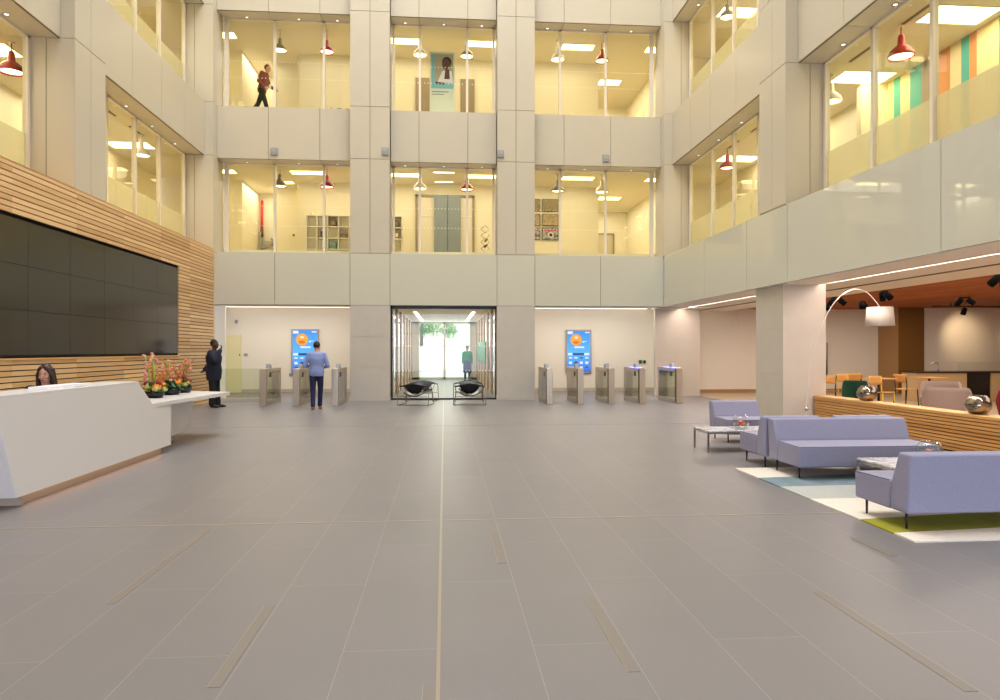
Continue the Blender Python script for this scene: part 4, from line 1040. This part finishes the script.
for c, (x0, x1) in enumerate(((2.72,3.35),(3.41,3.99))):
    for r, (z0, z1, m) in enumerate(((6.36,6.80,'picA'),(5.86,6.28,'picB'),(5.36,5.80,'picC'))):
        t = thing('wall_picture', '%s print in the picture column %s, behind the lower lounge-side window' % (('sepia','landscape','vehicle')[r], ('half hidden by the pier','next to the mullion')[c]), 'picture', ((x0+x1)/2, 24.38, z0), 0, 'prints on the office wall')
        w2 = (x1-x0)/2; h = z1-z0
        mb = MB(); mb.box(-w2, w2, -.02, .02, 0, h, 'steeldark', .004); mb.build('backing', t)
        mb = MB(); mb.box(-w2+.02, w2-.02, -.026, -.02, .02, h-.02, m)
        if r == 2:
            mb.cyl((.02,-.032,h*.4),(.02,-.026,h*.4), .1, .1, 'lampwhite', 20, False); mb.cyl((.02,-.036,h*.4),(.02,-.032,h*.4), .06, .06, 'navytr', 20, False); mb.box(-w2+.08, w2-.08, -.032, -.026, h*.72, h*.8, 'signred')
        mb.build('image', t)
fe = thing('fire_riser', 'red pipe with grey valve gear in the lower corridor nearest the timber wall', 'pipe', (-6.69, 26.35, L1F))
mb = MB(); mb.cyl((0,0,1.35),(0,0,2.45), .045, .045, 'signred'); mb.build('pipe', fe)
mb = MB(); mb.cyl((0,0,1.1),(0,0,1.35), .05, .05, 'steeldark'); mb.cyl((0,0,.0),(0,0,1.15), .03, .03, 'greyequip'); mb.build('coupling', fe)
mb = MB(); mb.tube([(-.04,-.1,1.25),(-.03,-.1,.8),(.15,-.1,.7),(.42,-.1,.9),(.35,-.1,1.05)], .035, 'greyequip', 8, 3); mb.box(.1, .4, -.12, .06, .75, .95, 'greyequip', .02); mb.box(.0, .22, -.06, .06, .25, .5, 'greyequip', .02); mb.build('valve_gear', fe)
bn = thing('poster_banner', 'tall white banner with a photo of a seated woman, upper window above the doors', 'poster', (-.07, 22.35, L2F))
mb = MB(); mb.box(-.40, .40, 0, .025, 0, 2.08, 'posterwhite', .004); mb.build('board', bn)
mb = MB(); mb.box(-.35, .35, -.004, 0, .92, 2.02, 'posterteal'); mb.box(-.24, .34, -.008, -.004, 1.04, 2.0, 'postergrey'); mb.box(-.33, .32, -.0085, -.008, .92, 1.06, 'posterteal')
mb.ell((.12,-.01,1.7), (.13,.004,.17), 'posterface', 20); mb.ell((.14,-.008,1.76), (.15,.004,.17), 'posterhair', 20); mb.ell((.10,-.013,1.66), (.10,.003,.13), 'posterface', 20)
mb.prism([(-.16,1.1),(.0,1.48),(.3,1.48),(.34,1.1)], -.011, -.009, 'paper', 'Y'); mb.prism([(.06,1.22),(.1,1.54),(.22,1.52),(.24,1.22)], -.0135, -.0115, 'posterface', 'Y'); mb.prism([(-.26,1.06),(-.2,1.13),(.1,1.1),(.08,1.04)], -.014, -.012, 'posterface', 'Y')
mb.build('photo_print', bn)
mb = MB(); mb.box(-.33, .2, -.004, 0, .80, .83, 'greydoor'); mb.box(-.33, .05, -.004, 0, .72, .745, 'greydoor'); mb.build('caption_lines', bn)
d = struct('door_4', (0.1, 24.3, L2F)); mb = MB(); mb.box(-1.1, -.4, 0, .1, 0, 2.0, 'doorframe'); mb.box(.45, .94, 0, .1, 0, 2.0, 'doorframe'); mb.box(-.4, .45, .03, .09, 0, 2.0, 'corwall'); mb.build('frame', d)
for x, z, lab in ((-3.6,9.75,'double socket strip behind the upper back window nearest the timber wall'),):
    t = thing('socket_strip', lab, 'socket', (x, 24.36, z)); mb = MB(); mb.box(-.35, .35, -.02, .03, -.06, .06, 'lampwhite', .006); mb.build('plate', t)
    for q, m in ((-.26,'signred'),(-.03,'black'),(.05,'black'),(.27,'signred')):
        mb = MB(); mb.box(q-.03, q+.03, -.026, -.02, -.03, .03, m); mb.build('socket', t)
for lv, zf in ((1,L1F),(2,L2F)):
    mb = MB(); mb.cyl((-5.3,25.2,zf+1.0),(-5.3,25.13,zf+1.0), .035, .035, 'steeldark'); tag(mb.build('wall_knob'), 'small dark round knob on the %s corridor wall beside the timber-wall bay' % ('lower' if lv == 1 else 'upper'), 'knob')  # small door knob set straight on the corridor wall
    t = thing('corridor_door', 'flat pale door at the end of the %s corridor on the lounge side' % ('lower' if lv == 1 else 'upper'), 'door', (6.6, 28.75, zf))
    mb = MB(); mb.box(-.4, .4, -.02, .03, 0, 1.75, 'frost'); mb.box(-.4, .4, .0, .04, 0, 1.75, 'corwall'); mb.build('leaf', t)
    mb = MB(); mb.box(-.46, -.4, -.03, .04, 0, 1.8, 'doorframe'); mb.box(.4, .46, -.03, .04, 0, 1.8, 'doorframe'); mb.box(-.46, .46, -.03, .04, 1.75, 1.81, 'doorframe'); mb.build('frame', t)

# ------------------------------------------------------------------ people
def fuse(mb, voxel, smooth=3):
    me = mb.mesh('tmp'); o = bpy.data.objects.new('tmp', me); COL.objects.link(o)
    r = o.modifiers.new('r','REMESH'); r.mode = 'VOXEL'; r.voxel_size = voxel; r.use_smooth_shade = True
    s_ = o.modifiers.new('s','SMOOTH'); s_.iterations = smooth; s_.factor = .5
    dg = bpy.context.evaluated_depsgraph_get(); dg.update()
    out = bpy.data.meshes.new_from_object(o.evaluated_get(dg)); bpy.data.objects.remove(o)
    out.materials.clear()
    return out
def put(me, nm, m, parent):
    me.materials.append(M[m]); o = bpy.data.objects.new(nm, me); COL.objects.link(o); o.parent = parent
    for p in me.polygons: p.use_smooth = True
    return o
V = Vector
def torso_rings(P, grow=0, lo=0, n=20):
    """elliptical sections from hips to neck, following pelvis -> chest -> neck"""
    pel, che, nec = P['pelvis'], P['chest'], P['neck']; side = P['side']
    secs = [(pel+V((0,0,-.10-lo)), .15*P['w'], .105), (pel, .17*P['w'], .12), (pel.lerp(che,.45), .148*P['w'], .105), (pel.lerp(che,.8), .168*P['w'], .118), (che, .178*P['w'], .118), (che.lerp(nec,.55), .15*P['w'], .095), (che.lerp(nec,.85), .085*P['w'], .068)]
    rings = []
    for c, rx, ry in secs:
        ry *= P.get('d', 1); rx += grow; ry += grow; f = side.cross(V((0,0,1))).normalized()
        rings.append([c+side*(rx*math.cos(2*PI*k/n))+f*(ry*math.sin(2*PI*k/n)) for k in range(n)])
    return rings
def hand(mb, wrist, elbow, m, fwd, curl=.5):
    d = (wrist-elbow).normalized(); q = (fwd-d*fwd.dot(d)).normalized(); nrm = d.cross(q)
    palm = wrist+d*.05
    rot = Matrix((q, nrm, d)).transposed()
    mb.ell(palm, (.040,.018,.055), m, 12, rot)
    for k, (off, ln) in enumerate(((-.029,.062),(-.010,.075),(.010,.08),(.029,.07))):
        b = palm+q*off+d*.04; c = b+d*ln*.5*math.cos(curl*.5)+nrm*ln*.5*math.sin(curl*.5); e = c+d*ln*.5*math.cos(curl*1.5)+nrm*ln*.5*math.sin(curl*1.5)
        mb.caps(b, c, .0095, .009, m, 8); mb.caps(c, e, .009, .0075, m, 8)
    b = palm+q*.032-d*.02; mb.caps(b, b+q*.03+d*.03+nrm*.012, .012, .010, m, 8); mb.caps(b+q*.03+d*.03+nrm*.012, b+q*.034+d*.058+nrm*.02, .010, .008, m, 8)
def person(lab, loc, rz, P, top, trous, shoe, skin, hair, hem=0.0, longhair=False, skirt=False, scale=1., cap=None):
    t = thing('person', lab, 'person', loc, rz); t.scale = (scale,)*3
    P.setdefault('w', 1.0); P.setdefault('side', V((1,0,0)))
    for k in list(P):
        if isinstance(P[k], tuple): P[k] = V(P[k])
    hd = P['head']; hf = P.get('face', V((0,-1,0))).normalized(); hs = hf.cross(V((0,0,1))).normalized(); hu = hs.cross(hf).normalized()
    R = Matrix((hs, hf, hu)).transposed()
    def hp(a, b, c): return hd+hs*a+hf*b+hu*c
    # continuous body
    mb = MB(); mb.loft(torso_rings(P), skin)
    mb.caps(P['neck']-V((0,0,.05)), hd-V((0,0,.07)), .056, .052, skin)
    mb.ell(hd+hu*.015, (.076,.094,.108), skin, 20, R); mb.ell(hp(0,.028,-.065), (.056,.058,.06), skin, 16, R)
    mb.caps(hp(0,.088,.012), hp(0,.108,-.022), .010, .015, skin, 8)                      # nose
    for sg in (-1, 1):
        mb.ell(hp(sg*.078,-.005,-.01), (.012,.022,.034), skin, 10, R); mb.ell(hp(sg*.036,.072,-.028), (.026,.02,.022), skin, 10, R)
    mb.ell(hp(0,.085,-.062), (.026,.012,.012), skin, 10, R)
    for s_ in ('l','r'):
        sh_, el, wr = P['sh'+s_], P['el'+s_], P['wr'+s_]; hip, kn, an, toe = P['hip'+s_], P['kn'+s_], P['an'+s_], P['toe'+s_]
        mb.caps(sh_, el, .052, .042, skin); mb.caps(el, wr, .041, .028, skin)
        hand(mb, wr, el, skin, P.get('hf'+s_, V((0,-1,0))), P.get('curl', .6))
        mb.caps(hip, kn, .082, .056, skin); mb.caps(kn, an, .056, .038, skin); mb.caps(an-V((0,0,.03)), toe+V((0,0,.02)), .04, .032, skin)
    body = put(fuse(mb, .0075, 4), 'body', skin, t)
    # upper garment
    mb = MB(); mb.loft(torso_rings(P, .016, hem), top)
    for s_ in ('l','r'):
        sh_, el, wr = P['sh'+s_], P['el'+s_], P['wr'+s_]
        mb.ell(sh_, (.068,.068,.066), top, 12); q_ = P.get('bulk', 0); mb.caps(sh_, el, .066+q_, .056+q_, top); mb.caps(el, el.lerp(wr, P.get('sleeve', .93)), .056+q_, .042+q_*.6, top)
        mb.caps(sh_, P['neck'].lerp(P['chest'], .35), .06, .06, top)
    put(fuse(mb, .011, 3), 'jacket' if hem > .03 else 'top', top, t)
    # lower garment
    mb = MB()
    if skirt:
        c = P['pelvis']; n = 20; k0 = (P['knl']+P['knr'])/2
        mb.loft([[V((0,0,0))+q+V((r*math.cos(2*PI*k/n), r*.8*math.sin(2*PI*k/n), 0)) for k in range(n)] for q, r in ((c+V((0,0,.08)),.16),(c,.19),(c.lerp(k0,.5),.21),(k0+V((0,0,-.1)),.22))], trous)
    else:
        mb.loft(torso_rings(P, .008)[:3], trous)
    for s_ in ('l','r'):
        hip, kn, an = P['hip'+s_], P['kn'+s_], P['an'+s_]
        q_ = P.get('bulk', 0); mb.caps(hip+V((0,0,.03)), kn, .098+q_, .07+q_, trous); mb.caps(kn, an+V((0,0,.015)), .07+q_, .058+q_, trous)
    put(fuse(mb, .011, 3), 'skirt' if skirt else 'trousers', trous, t)
    for s_ in ('l','r'):
        an, toe = P['an'+s_], P['toe'+s_]; d_ = (toe-an); d_.z = 0; d_ = d_.normalized() if d_.length > .001 else V((0,-1,0)); sd = d_.cross(V((0,0,1)))
        mb = MB(); rr = Matrix((sd, d_, V((0,0,1)))).transposed()
        heel = V((an.x,an.y,toe.z)); mb.ell(heel+d_*.0+V((0,0,.022)), (.04,.055,.04), shoe, 12, rr); mb.ell(heel+d_*.11+V((0,0,.012)), (.048,.11,.036), shoe, 14, rr); mb.caps(an-V((0,0,.02)), heel+V((0,0,.03)), .045, .042, shoe)
        put(fuse(mb, .009, 2), 'shoe', shoe, t)
    if hair:
        mb = MB(); mb.ell(hp(0,-.018,.035), (.086,.096,.105), hair, 20, R)
        if longhair:
            for a in range(-5, 6):
                x = a/5
                mb.caps(hp(.07*x,-.055+.035*x*x,.05), hp(.085*x,-.05+.035*x*x,-.12), .04, .042, hair, 10); mb.caps(hp(.085*x,-.05+.03*x*x,-.12), hp(.125*x,-.035+.05*x*x,-.26), .042, .026, hair, 10)
            for sg in (-1, 1): mb.caps(hp(sg*.03,.05,.095), hp(sg*.083,.03,.0), .026, .024, hair, 10); mb.caps(hp(sg*.083,.03,.0), hp(sg*.1,.03,-.2), .026, .024, hair, 10)
        me = fuse(mb, .008, 2)
        if not longhair:     # cut the cap along the hairline
            bm = bmesh.new(); bm.from_mesh(me)
            for nrm_, pt_ in ((hu*-.8+hf*.75, hp(0,.045,.055)),):
                bmesh.ops.bisect_plane(bm, geom=bm.verts[:]+bm.edges[:]+bm.faces[:], plane_co=pt_, plane_no=nrm_, clear_outer=True)
            bm.to_mesh(me); bm.free()
        put(me, 'hair', hair, t)
    if cap:
        mb = MB(); mb.ell(hp(0,-.005,.06), (.09,.105,.075), cap, 16, R); mb.ell(hp(0,.10,.045), (.06,.06,.010), cap, 14, R); put(fuse(mb, .008, 2), 'cap', cap, t)
    for sg in (-1, 1):
        mb = MB(); mb.ell(hp(sg*.031,.083,.012), (.0115,.006,.006), 'eye', 8, R); mb.box(*[0,0.0001]*3, 'eye') if False else None; mb.build('eye', body)
        mb = MB(); mb.caps(hp(sg*.02,.088,.03), hp(sg*.045,.08,.03), .004, .003, hair or 'hairblk', 6); mb.build('eyebrow', body)
    mb = MB(); mb.ell(hp(0,.095,-.062), (.022,.007,.007), 'lip', 8, R); mb.build('mouth', body)
    return t
def pose(**k):
    P = dict(pelvis=(0,0,.96), chest=(0,0,1.32), neck=(0,-.005,1.50), head=(0,-.02,1.645),
        shl=(.185,0,1.42), ell=(.23,.03,1.13), wrl=(.24,-.05,.88), shr=(-.185,0,1.42), elr=(-.23,.03,1.13), wrr=(-.24,-.05,.88),
        hipl=(.09,0,.92), knl=(.10,-.02,.50), anl=(.11,0,.09), toel=(.13,-.15,.02), hipr=(-.09,0,.92), knr=(-.10,-.02,.50), anr=(-.11,0,.09), toer=(-.13,-.15,.02))
    P.update(k); return P
person('man in a dark navy suit standing by the desk wing, hand raised to his mouth', (-6.0, 18.8, 0), PI/2-.12,
    pose(w=1.3, d=1.5, bulk=.022, elr=(-.27,-.16,1.22), wrr=(-.15,-.24,1.50), hfr=(1,0,0), ell=(.30,.2,1.16), wrl=(.16,.33,.98), face=(0,-1,.0), curl=1.1, anl=(.12,-.05,.09), toel=(.14,-.2,.02)),
    'navy', 'blacktr', 'shoe', 'skindark', 'hairblk', hem=.14, scale=1.0)
person('man in a light blue shirt and navy trousers walking away between two turnstiles', (-3.22, 17.98, 0), PI+.08,
    pose(w=1.08, elr=(-.29,.02,1.13), wrr=(-.19,-.22,1.10), ell=(.29,.02,1.13), wrl=(.19,-.22,1.12), head=(0,-.05,1.63), face=(-.12,-1,-.25), curl=1.2, sleeve=.8,
         anl=(.08,.1,.09), toel=(.09,-.05,.02), knl=(.09,.0,.5), anr=(-.07,-.14,.09), toer=(-.08,-.29,.02), knr=(-.09,-.1,.5)),
    'blueshirt', 'navytr', 'tan', 'skin', 'hairblk', scale=.975)
person('long-haired woman in dark clothes seated behind the reception desk', (-5.3, 9.8, -.45), .32,
    pose(pelvis=(0,0,.86), hipl=(.1,-.05,.84), hipr=(-.1,-.05,.84), knl=(.12,-.46,.84), knr=(-.12,-.46,.84), anl=(.12,-.44,.42), anr=(-.12,-.44,.42), toel=(.13,-.58,.36), toer=(-.13,-.58,.36),
         w=.95, ell=(.26,-.08,1.17), wrl=(.12,-.32,1.12), elr=(-.26,-.08,1.17), wrr=(-.12,-.32,1.12), face=(-.25,-1,-.22), head=(0,-.05,1.63), chest=(0,-.01,1.27), neck=(0,-.015,1.48)),
    'blacktr', 'blacktr', 'shoe', 'skin', 'hairb', longhair=True)
person('man in a rust sweater walking behind the upper window nearest the timber wall', (-5.78, 22.95, L2F), PI/2-.15,
    pose(pelvis=(0,.05,.94), chest=(0,-.03,1.31), neck=(0,-.08,1.48), head=(0,-.14,1.61), shl=(.18,-.03,1.41), shr=(-.18,-.03,1.41), elr=(-.23,.06,1.14), wrr=(-.22,-.14,.95), ell=(.23,-.1,1.14), wrl=(.2,-.3,1.0),
         hipl=(.09,.05,.9), hipr=(-.09,.05,.9), knl=(.09,.22,.52), anl=(.09,.5,.16), toel=(.09,.38,.03), knr=(-.09,-.1,.5), anr=(-.09,-.2,.09), toer=(-.09,-.35,.02)),
    'rust', 'dgreen', 'shoe', 'skin', 'hairbr')
ck = thing('drinking_cup', 'white cup in the hand of the man in the rust sweater', 'cup', (-5.52, 22.72, 9.8))
mb = MB(); mb.lathe([(0,0),(.03,0),(.038,.1),(.034,.1),(.027,.006),(0,.006)], 'phonew'); mb.build('cup_body', ck)
mb = MB(); mb.lathe([(0,.1),(.04,.1),(.04,.115),(0,.118)], 'paper'); mb.build('lid', ck)
person('guard in a green cap and jacket standing in the corridor beyond the glass doors', (1.12, 34.6, 0), -.05,
    pose(w=1.05), 'hiviz', 'dusk', 'shoe', 'skin', 'hairblk', hem=.1, skirt=True, cap='hiviz', scale=.97)
ph = thing('mobile_phone', 'dark phone in the hands of the man in the blue shirt', 'phone', (-3.2, 18.27, 1.14))
mb = MB(); mb.box(-.038, .038, -.075, .075, 0, .009, 'phone', .003); mb.build('case', ph)
mb = MB(); mb.box(-.034, .034, -.068, .068, .009, .0105, 'screen'); mb.build('display', ph)
st = thing('office_chair', 'dark swivel chair hidden under the receptionist behind the desk', 'chair', (-5.32, 9.85, 0), .32); st.scale = (1,1,.5)
mb = MB(); mb.lathe([(0,.36),(.2,.37),(.23,.41),(.2,.435),(0,.44)], 'blk'); mb.build('seat', st)
mb = MB(); mb.cyl((0,0,.06),(0,0,.37), .03, .025, 'chrome'); mb.build('column', st)
for k in range(5):
    a = 2*PI*k/5; mb = MB(); mb.tube([(0,0,.08),(.26*math.cos(a),.26*math.sin(a),.06),(.27*math.cos(a),.27*math.sin(a),.0)], .018, 'black', 8); mb.build('leg', st)

# ------------------------------------------------------------------ lights
def area(nm, loc, rot, sx, sy, e, col=(1,1,1), spread=None):
    l = bpy.data.lights.new(nm, 'AREA'); l.shape = 'RECTANGLE'; l.size = sx; l.size_y = sy; l.energy = e; l.color = col
    if spread: l.spread = spread
    o = bpy.data.objects.new(nm, l); COL.objects.link(o); o.location = loc; o.rotation_euler = rot; return o
area('skylight_daylight', (0, 12.2, 23.9), (0,0,0), 12.4, 16.6, 4850, (.94,.95,1))
area('entrance_daylight', (0, YN+.1, 2.0), (PI/2,0,0), 13, 3.8, 720, (.5,.64,1))
area('lobby_light_timber_side', (-5.2, 23.2, 3.012), (0,0,0), 4.5, 2.0, 105, (1,.91,.77))
area('lobby_light_lounge_side', (4.8, 23.2, 3.012), (0,0,0), 4.2, 2.0, 105, (1,.91,.77))
area('corridor_light', (0, 28, 2.9), (0,0,0), 1.2, 12, 190, (1,.94,.83))
area('soffit_light_near', (7.63, 10.1, 2.84), (0,0,0), .12, 5.6, 100, (1,.84,.75)); area('soffit_light_far', (7.63, 18.5, 2.84), (0,0,0), .12, 6.8, 100, (1,.84,.75))
area('cafe_ambient_fill', (12.5, 14.4, 2.945), (0,0,0), 6, 14.5, 540, (1,.87,.71))  # ambient fill added under the timber ceiling, no fixture of its own
area('corridor_daylight', (0, 36.5, 1.6), (-PI/2,0,0), 2.6, 2.6, 60, (.96,1,1))
def spot(nm, loc, tgt, e, ang, col, r=.05):
    l = bpy.data.lights.new(nm, 'SPOT'); l.energy = e; l.spot_size = ang; l.spot_blend = .9; l.color = col; l.shadow_soft_size = r
    o = bpy.data.objects.new(nm, l); COL.objects.link(o); o.location = loc; o.rotation_euler = (V(tgt)-V(loc)).to_track_quat('-Z','Y').to_euler()
spot('wall_wash_spot', (17.5, 21.75, 2.5), (17.85,22.9,2.0), 55, 1.5, (1,.74,.44)); spot('wall_wash_spot', (19.7, 21.75, 2.5), (20.1,22.9,2.0), 55, 1.5, (1,.74,.44))
for lv, zc in ((1,7.2),(2,11.57)):
    for nm, x, y, sx, sy, e in (('back',0,23.2,10,1.4,85),('side',-8.7,16.5,1.2,9,72),('side',8.7,16.5,1.2,9,72),('near',-8.7,10.5,1.2,6,58),('near',8.7,10.5,1.2,6,58),('corridor',-6.4,25.2,.8,1.8,22),('corridor',6.4,26.4,1.4,4,45)):
        area('office_light_'+nm, (x, y, zc-.05), (0,0,0), sx, sy, e, (1,.93,.79))

wd = bpy.data.worlds.new('daylight_sky'); S.world = wd; wd.use_nodes = True
bg = wd.node_tree.nodes['Background']; bg.inputs[0].default_value = (.97,.98,1,1); bg.inputs[1].default_value = 2.6

# ------------------------------------------------------------------ camera and view
cam = bpy.data.cameras.new('camera'); co = bpy.data.objects.new('camera', cam); COL.objects.link(co)
cam.sensor_width = 36; cam.sensor_fit = 'HORIZONTAL'; cam.lens = 700/1000*36; cam.clip_end = 300; cam.clip_start = .05
co.location = (0,0,1.5); co.rotation_euler = (PI/2, 0, -math.atan(55.5/700)); S.camera = co
S.view_settings.view_transform = 'Standard'; S.view_settings.look = 'None'; S.view_settings.gamma = 1; S.view_settings.use_curve_mapping = False
S.view_settings.exposure = 0.0
c = S.cycles
c.max_bounces = 10; c.diffuse_bounces = 5; c.glossy_bounces = 4; c.transmission_bounces = 8; c.transparent_max_bounces = 24
c.caustics_reflective = False; c.caustics_refractive = False; c.sample_clamp_indirect = 4; c.use_denoising = True
